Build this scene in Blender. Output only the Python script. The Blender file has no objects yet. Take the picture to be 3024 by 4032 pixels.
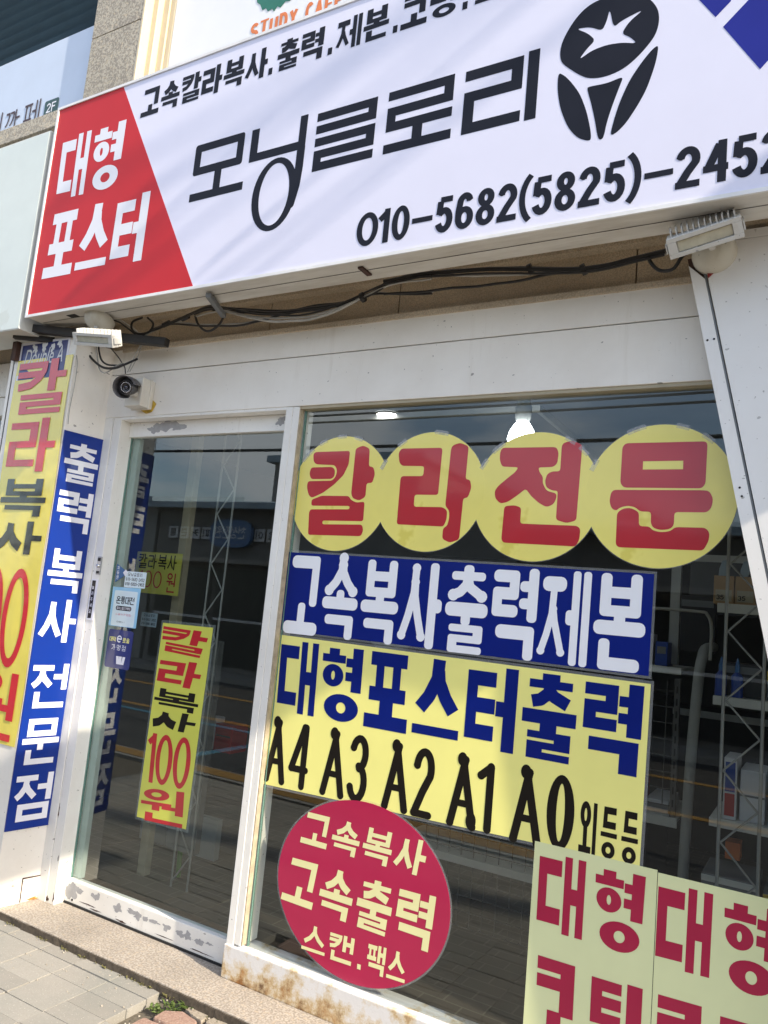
import bpy, bmesh, math, random
from mathutils import Vector, Matrix, geometry, noise
random.seed(7)
SC = bpy.context.scene
COL = SC.collection
R = math.radians

# ---------------------------------------------------------------- camera, sky, sun, exposure
cam = bpy.data.cameras.new('camera')
cam.sensor_fit = 'VERTICAL'; cam.sensor_height = 24.0
cam.lens = 24.0 * 3030.0 / 4032.0
cam.clip_start = 0.02; cam.clip_end = 3000
camo = bpy.data.objects.new('camera', cam); COL.objects.link(camo)
camo.matrix_world = (Matrix.Translation((0, -2.4, 1.47)) @ Matrix.Rotation(R(30.19), 4, 'Z')
                     @ Matrix.Rotation(R(90 + 7.325), 4, 'X') @ Matrix.Rotation(R(5.395), 4, 'Z'))
SC.camera = camo

SUN = Vector((5.5, -1.0, 3.9)).normalized()          # towards the sun
W = bpy.data.worlds.new("World"); SC.world = W; W.use_nodes = True
nt = W.node_tree
sky = nt.nodes.new('ShaderNodeTexSky'); sky.sky_type = 'NISHITA'; sky.sun_disc = False
sky.sun_elevation = math.asin(SUN.z); sky.sun_rotation = math.atan2(SUN.x, SUN.y)
sky.air_density = 1.0; sky.dust_density = 1.2; sky.ozone_density = 1.0
# broken cloud over the street, seen mirrored in the glass
tc = nt.nodes.new('ShaderNodeTexCoord'); mp = nt.nodes.new('ShaderNodeMapping'); mp.inputs['Scale'].default_value = (1.0, 1.0, 2.4)
nz = nt.nodes.new('ShaderNodeTexNoise'); nz.inputs['Scale'].default_value = 2.6; nz.inputs['Detail'].default_value = 8; nz.inputs['Roughness'].default_value = .6
rg = nt.nodes.new('ShaderNodeMapRange'); rg.inputs['From Min'].default_value = .46; rg.inputs['From Max'].default_value = .62
rg.inputs['To Max'].default_value = .8
cm = nt.nodes.new('ShaderNodeMix'); cm.data_type = 'RGBA'; cm.inputs[7].default_value = (6.6, 6.7, 7.0, 1)
nt.links.new(tc.outputs['Generated'], mp.inputs[0]); nt.links.new(mp.outputs[0], nz.inputs['Vector']); nt.links.new(nz.outputs['Fac'], rg.inputs['Value'])
nt.links.new(rg.outputs[0], cm.inputs[0]); nt.links.new(sky.outputs[0], cm.inputs[6])
nt.links.new(cm.outputs[2], nt.nodes['Background'].inputs[0])
nt.nodes['Background'].inputs[1].default_value = 0.15
sl = bpy.data.lights.new('sun', 'SUN'); sl.energy = 4.0; sl.angle = R(0.6); sl.color = (1.0, 0.88, 0.70)
so = bpy.data.objects.new('sun', sl); COL.objects.link(so)
so.location = (6, -3, 8); so.rotation_euler = SUN.to_track_quat('Z', 'Y').to_euler()
SC.view_settings.view_transform = 'Standard'; SC.view_settings.look = 'None'
SC.view_settings.exposure = 0.96; SC.view_settings.gamma = 1.0; SC.view_settings.use_curve_mapping = False
try:
    SC.cycles.max_bounces = 10; SC.cycles.transparent_max_bounces = 16
    SC.cycles.use_denoising = True
except Exception:
    pass

# ---------------------------------------------------------------- measured outlines (metres: x, z on their own plane)
D = {
'sign':[(-3.184,3.6705),(-3.173,2.6425)],
'red':[(-2.7298,3.6544),(-2.1584,2.6478)],
'대형':[(-3.1222,3.4936),(-2.6882,3.4835),(-2.675,3.1722),(-3.1048,3.2119)],
'포스터':[(-3.1059,3.1303),(-2.4677,3.1087),(-2.4702,2.8105),(-3.1144,2.8265)],
'고속칼라복사':[(-2.6024,3.487),(-1.9124,3.4614)],
'.1':[(-1.9051,3.474),(-1.8858,3.4733)],
'출력':[(-1.8625,3.4909),(-1.65,3.4639)],
'.2':[(-1.63,3.4691),(-1.6066,3.4714)],
'제본':[(-1.589,3.494),(-1.3657,3.4968)],
'코팅':[(-1.3223,3.4822),(-1.1083,3.4683)],
'.3':[(-1.0851,3.4733),(-1.0668,3.4756)],
'em_disc':[(-0.7332,3.2404),(-0.7348,3.203),(-0.726,3.1752),(-0.695,3.1441),(-0.6678,3.1194),(-0.6412,3.1007),(-0.5962,3.0908),(-0.5423,3.0992),(-0.5011,3.1258),(-0.4661,3.1626),(-0.4492,3.19),(-0.4432,3.2267),(-0.4472,3.2579),(-0.4559,3.2789),(-0.4729,3.3059),(-0.5118,3.3409),(-0.5615,3.3585),(-0.6113,3.3574),(-0.6559,3.3477),(-0.6888,3.3209),(-0.7154,3.2822)],
'em_star':[(-0.5893,3.3136),(-0.5747,3.247),(-0.5509,3.2625),(-0.4874,3.2789),(-0.5288,3.2521),(-0.5497,3.2194),(-0.5233,3.1988),(-0.5034,3.1732),(-0.5471,3.1893),(-0.5911,3.1959),(-0.6354,3.1912),(-0.6739,3.172),(-0.6528,3.1997),(-0.6271,3.2226),(-0.6502,3.2517),(-0.6885,3.2798),(-0.6458,3.2721),(-0.6078,3.2473),(-0.5956,3.2773)],
'em_leafL':[(-0.7359,3.148),(-0.735,3.0902),(-0.722,3.0247),(-0.6946,2.9563),(-0.6637,2.9153),(-0.6347,2.8981),(-0.6203,2.897),(-0.6246,2.9327),(-0.6407,2.997),(-0.664,3.0581),(-0.6925,3.103),(-0.7144,3.1311)],
'em_leafR':[(-0.4422,3.1492),(-0.4442,3.1144),(-0.4517,3.0755),(-0.4695,3.0161),(-0.4933,2.9699),(-0.5225,2.9248),(-0.5479,2.9018),(-0.5664,2.8975),(-0.5559,2.951),(-0.5425,3.0008),(-0.5189,3.0595),(-0.4895,3.1044),(-0.4599,3.1399)],
'em_stem':[(-0.644,3.0709),(-0.634,3.073),(-0.584,3.0691),(-0.5465,3.0764),(-0.5382,3.0722),(-0.5452,3.0521),(-0.5636,2.9946),(-0.5771,2.9446),(-0.5841,2.896),(-0.5931,2.8904),(-0.6018,2.9003),(-0.6135,2.9599),(-0.628,3.0179)],
'diamond1':[(-0.3347,3.2548),(-0.2919,3.1864),(-0.2549,3.227)],
'diamond2':[(-0.2717,3.15),(-0.1752,2.9936),(-0.1032,3.0726),(-0.2183,3.2072)],
'lg_mo':[(-2.2405,3.2634),(-1.9809,3.2406),(-1.9666,3.0145),(-2.2371,3.0191)],
'lg_mo_box':[(-2.2405,3.2634),(-1.9817,3.2457),(-1.9794,3.1224),(-2.2278,3.1347)],
'lg_ning_n':[(-1.9488,3.257),(-1.9095,3.1277),(-1.9388,3.1343),(-1.7129,3.1244)],
'lg_ring':[(-1.8046,2.82),(-1.9047,2.9567),(-1.791,3.1101),(-1.6936,2.9785)],
'lg_ringin':[(-1.8128,2.8397),(-1.8668,2.9493),(-1.789,3.0957),(-1.7243,3.0123)],
'lg_stem':[(-1.7142,3.2545),(-1.6822,3.2508),(-1.6869,3.0863)],
'lg_geul':[(-1.6374,3.2484),(-1.3873,3.2445),(-1.3828,3.0167),(-1.6418,3.0172)],
'lg_ro':[(-1.3399,3.2534),(-1.0911,3.2468),(-1.0869,3.0142),(-1.3423,3.0177)],
'lg_ri':[(-1.0483,3.2427),(-0.7995,3.2503),(-0.8021,3.013),(-1.0501,3.0174)],
't_0':[(-1.4163,2.7503),(-1.3298,2.7602)],
't_10':[(-1.3294,2.7559),(-1.2106,2.755)],
't_-':[(-1.2014,2.7493),(-1.1263,2.746)],
't_5682':[(-1.1162,2.7098),(-0.839,2.7247)],
't_(':[(-0.8318,2.7384),(-0.7969,2.7541)],
't_5825':[(-0.7912,2.7156),(-0.5142,2.7329)],
't_)':[(-0.5038,2.7307),(-0.4739,2.7315)],
't_-2':[(-0.462,2.7465),(-0.3847,2.7471)],
't_2':[(-0.3785,2.7012),(-0.3119,2.7177)],
't_4':[(-0.3065,2.73),(-0.2431,2.7294)],
't_5':[(-0.2374,2.7282),(-0.1733,2.727)],
't_2b':[(-0.165,2.7252),(-0.1035,2.737)],
'c1':[(-1.8393,1.904),(-1.4354,1.8598),(-1.6295,2.1297),(-1.6236,1.6737)],
'c2':[(-1.4491,1.8942),(-1.0334,1.8863),(-1.241,2.1378),(-1.2371,1.6824)],
'c3':[(-1.0498,1.8915),(-0.6458,1.8896),(-0.8294,2.1235),(-0.8185,1.667)],
'c4':[(-0.6691,1.8944),(-0.2363,1.8977),(-0.4337,2.1287),(-0.4355,1.6716)],
'g_kal':[[(-1.7579,2.0608),(-1.7475,2.0655),(-1.5905,2.0663),(-1.5911,2.0123),(-1.6106,1.9707),(-1.6484,1.9348),(-1.6978,1.9016),(-1.746,1.8819),(-1.7619,1.8922),(-1.7747,1.9226),(-1.7742,1.941),(-1.7692,1.9484),(-1.6609,1.9499),(-1.6468,1.9619),(-1.6408,1.9829),(-1.6441,1.998),(-1.6556,2.0114),(-1.7412,2.0156),(-1.7558,2.0269),(-1.7604,2.0516)],[(-1.7647,1.9993),(-1.7579,2.0035),(-1.664,2.0042),(-1.6504,1.992),(-1.6503,1.9679),(-1.6618,1.9571),(-1.757,1.9563),(-1.7659,1.9686),(-1.7694,1.984)],[(-1.5658,2.0747),(-1.5342,2.0859),(-1.5036,2.0732),(-1.4992,2.004),(-1.4795,2.002),(-1.4693,1.9756),(-1.4774,1.9406),(-1.5022,1.9406),(-1.5016,1.888),(-1.5269,1.8732),(-1.5565,1.8817),(-1.5661,1.8994)],[(-1.7457,1.868),(-1.7437,1.8753),(-1.7,1.8908),(-1.5754,1.8904),(-1.5648,1.8758),(-1.5396,1.8655),(-1.5029,1.8694),(-1.5012,1.7952),(-1.6843,1.7938),(-1.6839,1.779),(-1.5044,1.7824),(-1.4966,1.7607),(-1.5048,1.7386),(-1.7454,1.7365),(-1.7519,1.8255),(-1.746,1.8365),(-1.5673,1.8393),(-1.5675,1.8522),(-1.7442,1.851)]],
'g_ra':[[(-1.3722,2.0613),(-1.3634,2.0698),(-1.2039,2.0687),(-1.1979,2.063),(-1.2,1.897),(-1.294,1.8975),(-1.2933,1.8532),(-1.1779,1.8532),(-1.1589,1.8414),(-1.1589,1.8087),(-1.1685,1.784),(-1.3566,1.7873),(-1.3583,1.9576),(-1.3528,1.9661),(-1.2659,1.9656),(-1.2651,2.0022),(-1.3567,2.0045),(-1.3697,2.018),(-1.3756,2.0498)],[(-1.1593,2.076),(-1.1304,2.0852),(-1.0968,2.0716),(-1.0983,1.9537),(-1.0807,1.9509),(-1.0737,1.9237),(-1.084,1.8885),(-1.1012,1.8857),(-1.1046,1.7401),(-1.1398,1.7281),(-1.1693,1.7406),(-1.1692,1.7785),(-1.154,1.7871),(-1.1488,1.8144),(-1.1512,1.8415),(-1.1682,1.8577),(-1.1641,2.0621)]],
'g_je':[[(-0.9705,2.0629),(-0.7806,2.0608),(-0.7716,2.0425),(-0.7734,2.0063),(-0.7865,1.9936),(-0.8377,1.9927),(-0.8323,1.976),(-0.8192,1.9603),(-0.8193,1.9396),(-0.8045,1.9139),(-0.7703,1.9048),(-0.7692,1.8885),(-0.7781,1.8681),(-0.8007,1.8586),(-0.8277,1.8726),(-0.8557,1.8956),(-0.8762,1.9204),(-0.9041,1.8978),(-0.935,1.8756),(-0.9619,1.8684),(-0.9828,1.8867),(-0.9866,1.9132),(-0.9725,1.9319),(-0.9414,1.9583),(-0.9181,1.9767),(-0.9069,1.994),(-0.9664,1.9969),(-0.9766,2.02),(-0.9771,2.0469)],[(-0.7572,2.0742),(-0.7281,2.0816),(-0.6943,2.0663),(-0.699,1.8166),(-0.7309,1.8074),(-0.7661,1.8176),(-0.7658,1.914),(-0.7838,1.914),(-0.8052,1.9242),(-0.8118,1.9448),(-0.8057,1.9706),(-0.7881,1.9787),(-0.7623,1.9785),(-0.7627,2.0629)],[(-0.9475,1.8596),(-0.9124,1.8638),(-0.8875,1.8563),(-0.8873,1.802),(-0.6954,1.7993),(-0.684,1.7897),(-0.6853,1.7551),(-0.6962,1.7324),(-0.9406,1.7356),(-0.9495,1.7457)]],
'g_mun':[[(-0.5556,2.0675),(-0.3211,2.0666),(-0.3152,2.0584),(-0.3162,1.9366),(-0.3264,1.9226),(-0.5552,1.9246),(-0.5664,1.9393),(-0.5659,2.0554)],[(-0.5856,1.9171),(-0.5619,1.9172),(-0.324,1.917),(-0.3048,1.9148),(-0.2935,1.8926),(-0.2967,1.865),(-0.3088,1.85),(-0.4006,1.8493),(-0.4006,1.8095),(-0.4102,1.7975),(-0.4366,1.793),(-0.4592,1.7985),(-0.468,1.8125),(-0.4684,1.8491),(-0.5017,1.8495),(-0.5171,1.8632),(-0.5405,1.8672),(-0.5636,1.8611),(-0.5748,1.8502),(-0.5895,1.8582),(-0.5969,1.8802),(-0.5936,1.9073)],[(-0.5712,1.8439),(-0.5541,1.8578),(-0.5308,1.8606),(-0.5048,1.8475),(-0.5026,1.8035),(-0.4721,1.8034),(-0.4611,1.7914),(-0.4363,1.7865),(-0.4099,1.7905),(-0.3964,1.8035),(-0.3113,1.8036),(-0.2994,1.7893),(-0.3014,1.7642),(-0.315,1.7354),(-0.5616,1.7354),(-0.5701,1.7447)]],
'munh':[(-0.5002,2.0082),(-0.3817,2.0082),(-0.3815,1.9816),(-0.4999,1.9819)],
'blue':[(-1.8321,1.6653),(-0.4508,1.6581),(-0.4526,1.3528),(-1.8335,1.3623)],
'blue_t':[(-1.8169,1.6544),(-0.4669,1.6532),(-0.4696,1.3565),(-1.8174,1.353)],
'yel':[(-1.8288,1.3434),(-0.445,1.3303),(-0.4519,0.8119),(-1.8394,0.7828)],
'yel_t':[(-1.8159,1.3272),(-0.4623,1.3213),(-0.4679,1.0561),(-1.8066,1.0617)],
'L_A4':[(-1.849,1.0324),(-1.7579,1.0315),(-1.739,0.7898),(-1.8262,0.7879)],
'L_4':[(-1.7305,1.0313),(-1.6442,1.0304),(-1.627,0.7922),(-1.7097,0.7904)],
'L_A3':[(-1.5918,1.0299),(-1.492,1.0289),(-1.4772,0.7954),(-1.5732,0.7933)],
'L_3':[(-1.4692,1.0286),(-1.38,1.0277),(-1.3668,0.7978),(-1.4526,0.7959)],
'L_A2':[(-1.3292,1.0272),(-1.2305,1.0262),(-1.2195,0.8009),(-1.3147,0.7989)],
'L_2':[(-1.2138,1.0261),(-1.124,1.0252),(-1.1144,0.8032),(-1.201,0.8013)],
'L_A1':[(-1.0798,1.0247),(-0.9783,1.0237),(-0.9706,0.8063),(-1.0689,0.8042)],
'L_1':[(-0.9462,1.0234),(-0.9067,1.023),(-0.8999,0.8078),(-0.9372,0.807)],
'L_A0':[(-0.8567,1.0225),(-0.7555,1.0215),(-0.7507,0.811),(-0.8489,0.8089)],
'L_0':[(-0.7359,1.0213),(-0.6483,1.0204),(-0.6447,0.8132),(-0.7297,0.8114)],
'L_외':[(-0.6334,0.9609),(-0.5805,0.9593),(-0.5809,0.8109),(-0.6314,0.8119)],
'L_등':[(-0.5648,0.9565),(-0.5195,0.9569),(-0.5204,0.8101),(-0.5696,0.8115)],
'L_등2':[(-0.5035,0.9562),(-0.4602,0.9561),(-0.4596,0.8101),(-0.5101,0.8098)],
'cr':[(-1.7207,0.4839),(-1.0228,0.5438),(-1.4421,0.806),(-1.2624,0.2153)],
'cr1':[(-1.622,0.7256),(-1.1226,0.7291),(-1.1376,0.6143),(-1.635,0.6153)],
'cr2':[(-1.6705,0.5558),(-1.0815,0.5666),(-1.0916,0.3918),(-1.6937,0.405)],
'cr3':[(-1.5796,0.3523),(-1.1686,0.3676),(-1.1692,0.2775),(-1.5841,0.2586)],
'pale':[(-0.7637,0.812),(-0.1185,0.8061),(-0.1305,0.4396),(-0.7668,0.2688)],
'paleseam':[(-0.4075,0.8048),(-0.3982,0.4034)],
'p_대':[(-0.747,0.7879),(-0.6043,0.788),(-0.605,0.5667),(-0.7448,0.5647)],
'p_형':[(-0.5753,0.7868),(-0.4326,0.7859),(-0.4392,0.5654),(-0.5701,0.5621)],
'p_대2':[(-0.3972,0.7851),(-0.2531,0.784),(-0.256,0.566),(-0.3983,0.5605)],
'p_형2':[(-0.2233,0.7826),(-0.0858,0.7808),(-0.0967,0.554),(-0.2235,0.5578)],
'p_코':[(-0.7433,0.4887),(-0.6086,0.4891),(-0.6068,0.2579),(-0.7409,0.249)],
'p_팅':[(-0.5701,0.4845),(-0.4267,0.4856),(-0.4276,0.2623),(-0.5685,0.25)],
'p_코2':[(-0.3961,0.4847),(-0.2607,0.4886),(-0.2618,0.2666),(-0.3967,0.2572)],
'p_팅2':[(-0.2249,0.4862),(-0.0878,0.4901),(-0.0931,0.2725),(-0.2286,0.2595)],
'db':[(-2.498,1.3312),(-2.2105,1.3358),(-2.2258,0.524),(-2.5059,0.5158)],
'db_칼':[(-2.4911,1.3209),(-2.2228,1.3137),(-2.2564,1.2044),(-2.4974,1.2152)],
'db_라':[(-2.484,1.1806),(-2.2325,1.1842),(-2.2582,1.0742),(-2.4919,1.0736)],
'db_복':[(-2.4888,1.0569),(-2.2368,1.0578),(-2.242,0.9771),(-2.4938,0.9737)],
'db_사':[(-2.4916,0.962),(-2.2324,0.9751),(-2.2518,0.8962),(-2.4933,0.889)],
'db_100':[(-2.4968,0.8646),(-2.2444,0.8797),(-2.2437,0.6721),(-2.4867,0.6641)],
'db_원':[(-2.4938,0.6379),(-2.257,0.6629),(-2.2461,0.5236),(-2.4879,0.5107)],
'hand':[(-3.1186,1.6757),(-2.7978,1.654),(-2.7966,1.4482),(-3.1099,1.4509)],
'tri':[(-2.8339,1.5731),(-2.7532,1.5341),(-2.8317,1.4862)],
'lab':[(-2.7695,1.542),(-2.6359,1.5427),(-2.6371,1.4698),(-2.7681,1.4699)],
'lab2':[(-2.7416,1.3621),(-2.6412,1.3638),(-2.6368,1.302),(-2.7416,1.2982)],
'onl':[(-2.839,1.4663),(-2.6599,1.4694),(-2.659,1.2908),(-2.8361,1.2904)],
'navy':[(-2.8268,1.2722),(-2.6678,1.2758),(-2.666,1.1058),(-2.8264,1.1056)],
'plate':[(-2.892,1.4876),(-2.8471,1.4934),(-2.848,1.304),(-2.9004,1.3126)],
'lock':[(-2.8704,1.5957),(-2.8408,1.5932),(-2.8496,1.5135),(-2.8753,1.5158)],
'bs':[(-0.2213,2.1432),(-0.008,2.1434),(-0.0096,0.4024),(-0.233,0.4054)],
'bs_출':[(-0.1981,2.1013),(-0.0327,2.0966),(-0.0365,1.9132),(-0.1904,1.9168)],
'bs_력':[(-0.2116,1.8781),(-0.0284,1.8805),(-0.0375,1.6903),(-0.1901,1.7012)],
'bs_복':[(-0.2027,1.6102),(-0.0419,1.6079),(-0.0403,1.4163),(-0.2004,1.4378)],
'bs_사':[(-0.1963,1.3838),(-0.0295,1.3954),(-0.0397,1.1913),(-0.2141,1.2092)],
'bs_전':[(-0.2085,1.1031),(-0.0438,1.0996),(-0.0364,0.9063),(-0.2016,0.9232)],
'bs_문':[(-0.2053,0.8664),(-0.0383,0.8606),(-0.0349,0.6662),(-0.2047,0.6922)],
'bs_점':[(-0.2142,0.6318),(-0.0393,0.6257),(-0.0411,0.4233),(-0.2102,0.466)],
'yb':[(-3.3826,2.4988),(-2.9852,2.4959),(-3.0226,0.7552),(-3.2616,0.739)],
'yb_칼':[(-3.3806,2.4906),(-3.0158,2.4843),(-3.044,2.2272),(-3.3393,2.2286)],
'yb_라':[(-3.3638,2.2061),(-3.0239,2.2037),(-3.0514,1.9489),(-3.3539,1.9773)],
'yb_복':[(-3.3607,1.9125),(-3.0366,1.9192),(-3.0338,1.7366),(-3.3576,1.7699)],
'yb_사':[(-3.2914,1.7221),(-3.008,1.6819),(-3.051,1.5633),(-3.3245,1.5839)],
'yb_0b':[(-3.2267,1.5083),(-3.0487,1.5093),(-2.9998,1.0757),(-3.1696,1.064)],
'yb_0a':[(-3.4305,1.508),(-3.2376,1.5077),(-3.1802,1.0627),(-3.3619,1.0603)],
'yb_원':[(-3.2877,1.0224),(-3.0471,1.0555),(-3.0351,0.7635),(-3.2704,0.7458)],
'nb':[(-3.3709,2.5918),(-3.0392,2.574),(-3.0188,2.481),(-3.3512,2.4935)],
'cab1':[(-2.623,-0.09,2.614),(-2.513,-0.09,2.634),(-2.379,-0.09,2.668),(-2.295,-0.09,2.681),(-2.226,-0.09,2.662),(-2.122,-0.09,2.644),(-2.004,-0.09,2.624),(-1.874,-0.09,2.609),(-1.752,-0.09,2.612),(-1.596,-0.09,2.613),(-1.487,-0.09,2.636),(-1.383,-0.09,2.675),(-1.24,-0.09,2.68)],
'cab2':[(-2.365,-0.1,2.64),(-2.29,-0.1,2.65),(-2.196,-0.1,2.649),(-2.13,-0.1,2.632),(-2.037,-0.1,2.606),(-1.905,-0.1,2.584),(-1.78,-0.1,2.573),(-1.663,-0.1,2.584),(-1.566,-0.1,2.606),(-1.481,-0.1,2.634),(-1.376,-0.1,2.656),(-1.233,-0.1,2.655)],
'cab3':[(-2.187,-0.11,2.644),(-2.073,-0.11,2.606),(-1.955,-0.11,2.575),(-1.853,-0.11,2.56),(-1.731,-0.11,2.557),(-1.617,-0.11,2.578),(-1.524,-0.11,2.613)],
'cab4':[(-2.647,-0.07,2.628),(-2.544,-0.07,2.641),(-2.34,-0.07,2.611),(-2.149,-0.07,2.592),(-2.042,-0.07,2.597),(-1.931,-0.07,2.61),(-1.807,-0.07,2.613),(-1.648,-0.07,2.614),(-1.5,-0.07,2.643),(-1.389,-0.07,2.627),(-1.243,-0.07,2.613)],
'loop1':[(-2.361,-0.1,2.643),(-2.34,-0.1,2.607),(-2.297,-0.1,2.574),(-2.258,-0.1,2.569),(-2.215,-0.1,2.594),(-2.198,-0.1,2.632),(-2.211,-0.1,2.652)],
'cab5':[(-1.438,-0.08,2.632),(-1.339,-0.08,2.624),(-1.065,-0.08,2.613),(-0.898,-0.08,2.611),(-0.779,-0.08,2.619),(-0.688,-0.08,2.617),(-0.592,-0.08,2.615),(-0.494,-0.08,2.634),(-0.437,-0.08,2.644)],
'cab6':[(-1.431,-0.1,2.673),(-1.241,-0.1,2.676),(-1.018,-0.1,2.657),(-0.682,-0.1,2.611),(-0.518,-0.1,2.625),(-0.44,-0.1,2.631)],
'cab7':[(-1.435,-0.09,2.664),(-1.34,-0.09,2.682),(-1.064,-0.09,2.647),(-0.684,-0.09,2.607),(-0.52,-0.09,2.626),(-0.435,-0.09,2.627)],
'loop2':[(-0.49,-0.1,2.619),(-0.471,-0.1,2.587),(-0.447,-0.1,2.569),(-0.414,-0.1,2.571),(-0.392,-0.1,2.605),(-0.379,-0.1,2.614)],
'lc1':[(-3.017,-0.12,2.579),(-3.002,-0.12,2.543),(-2.968,-0.12,2.504),(-2.901,-0.12,2.462),(-2.847,-0.12,2.443),(-2.791,-0.12,2.441),(-2.744,-0.12,2.452),(-2.66,-0.12,2.473)],
'lc2':[(-2.956,-0.1,2.58),(-2.944,-0.1,2.54),(-2.917,-0.1,2.496),(-2.869,-0.1,2.469),(-2.803,-0.1,2.459),(-2.769,-0.1,2.464)],
'lc3':[(-2.962,-0.11,2.577),(-2.936,-0.11,2.505),(-2.914,-0.11,2.452),(-2.877,-0.11,2.426),(-2.836,-0.11,2.435),(-2.804,-0.11,2.453),(-2.765,-0.11,2.465)],
'lc4':[(-2.897,-0.1,2.572),(-2.811,-0.1,2.502),(-2.777,-0.1,2.469),(-2.755,-0.1,2.447),(-2.746,-0.1,2.419)],
'lc5':[(-2.679,-0.07,2.615),(-2.71,-0.07,2.56),(-2.74,-0.07,2.502),(-2.769,-0.07,2.436)],
'lc6':[(-2.683,-0.06,2.616),(-2.709,-0.06,2.573),(-2.726,-0.06,2.514),(-2.767,-0.06,2.441)],
'lc7':[(-3.051,-0.185,2.54),(-3.0,-0.185,2.51),(-2.977,-0.185,2.472),(-2.969,-0.185,2.421),(-2.97,-0.185,2.34),(-2.978,-0.185,2.241),(-2.973,-0.185,2.171)],
'coil':[(-2.686,-0.1,2.677),(-2.745,-0.1,2.664),(-2.745,-0.1,2.628),(-2.699,-0.1,2.603),(-2.632,-0.1,2.604),(-2.612,-0.1,2.639),(-2.652,-0.1,2.673)],
'coil2':[(-2.955,-0.1,2.682),(-2.921,-0.1,2.691),(-2.853,-0.1,2.676),(-2.767,-0.1,2.63),(-2.69,-0.1,2.587),(-2.626,-0.1,2.605),(-2.463,-0.1,2.637)],
'bracket':[(-2.202,-0.2,2.669),(-2.156,-0.2,2.666),(-2.059,-0.2,2.608),(-2.103,-0.2,2.61)],
'bracket2':[(-1.444,-0.25,2.66),(-1.399,-0.25,2.632)],
'downlight':[(-2.011,1.0,2.485)],
'trim':[(-1.943,1.0,2.476),(-1.306,1.0,2.485)],
'lensL':[(-2.776,-0.36,2.507),(-2.535,-0.36,2.469),(-2.535,-0.36,2.451),(-2.765,-0.36,2.487)],
}
# ---------------------------------------------------------------- objects and groups
def thing(name, label, cat, loc=(0, 0, 0), group=None):
    o = bpy.data.objects.new(name, None); COL.objects.link(o)
    o.empty_display_size = 0.1; o.location = loc
    o['label'] = label; o['category'] = cat
    if group: o['group'] = group
    return o
def tag(o, label, cat, group=None):
    o['label'] = label; o['category'] = cat
    if group: o['group'] = group
    return o
def structure(o): o['kind'] = 'structure'; return o
def worldloc(p):
    v = Vector(p.location)
    return v + worldloc(p.parent) if p.parent else v

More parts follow.
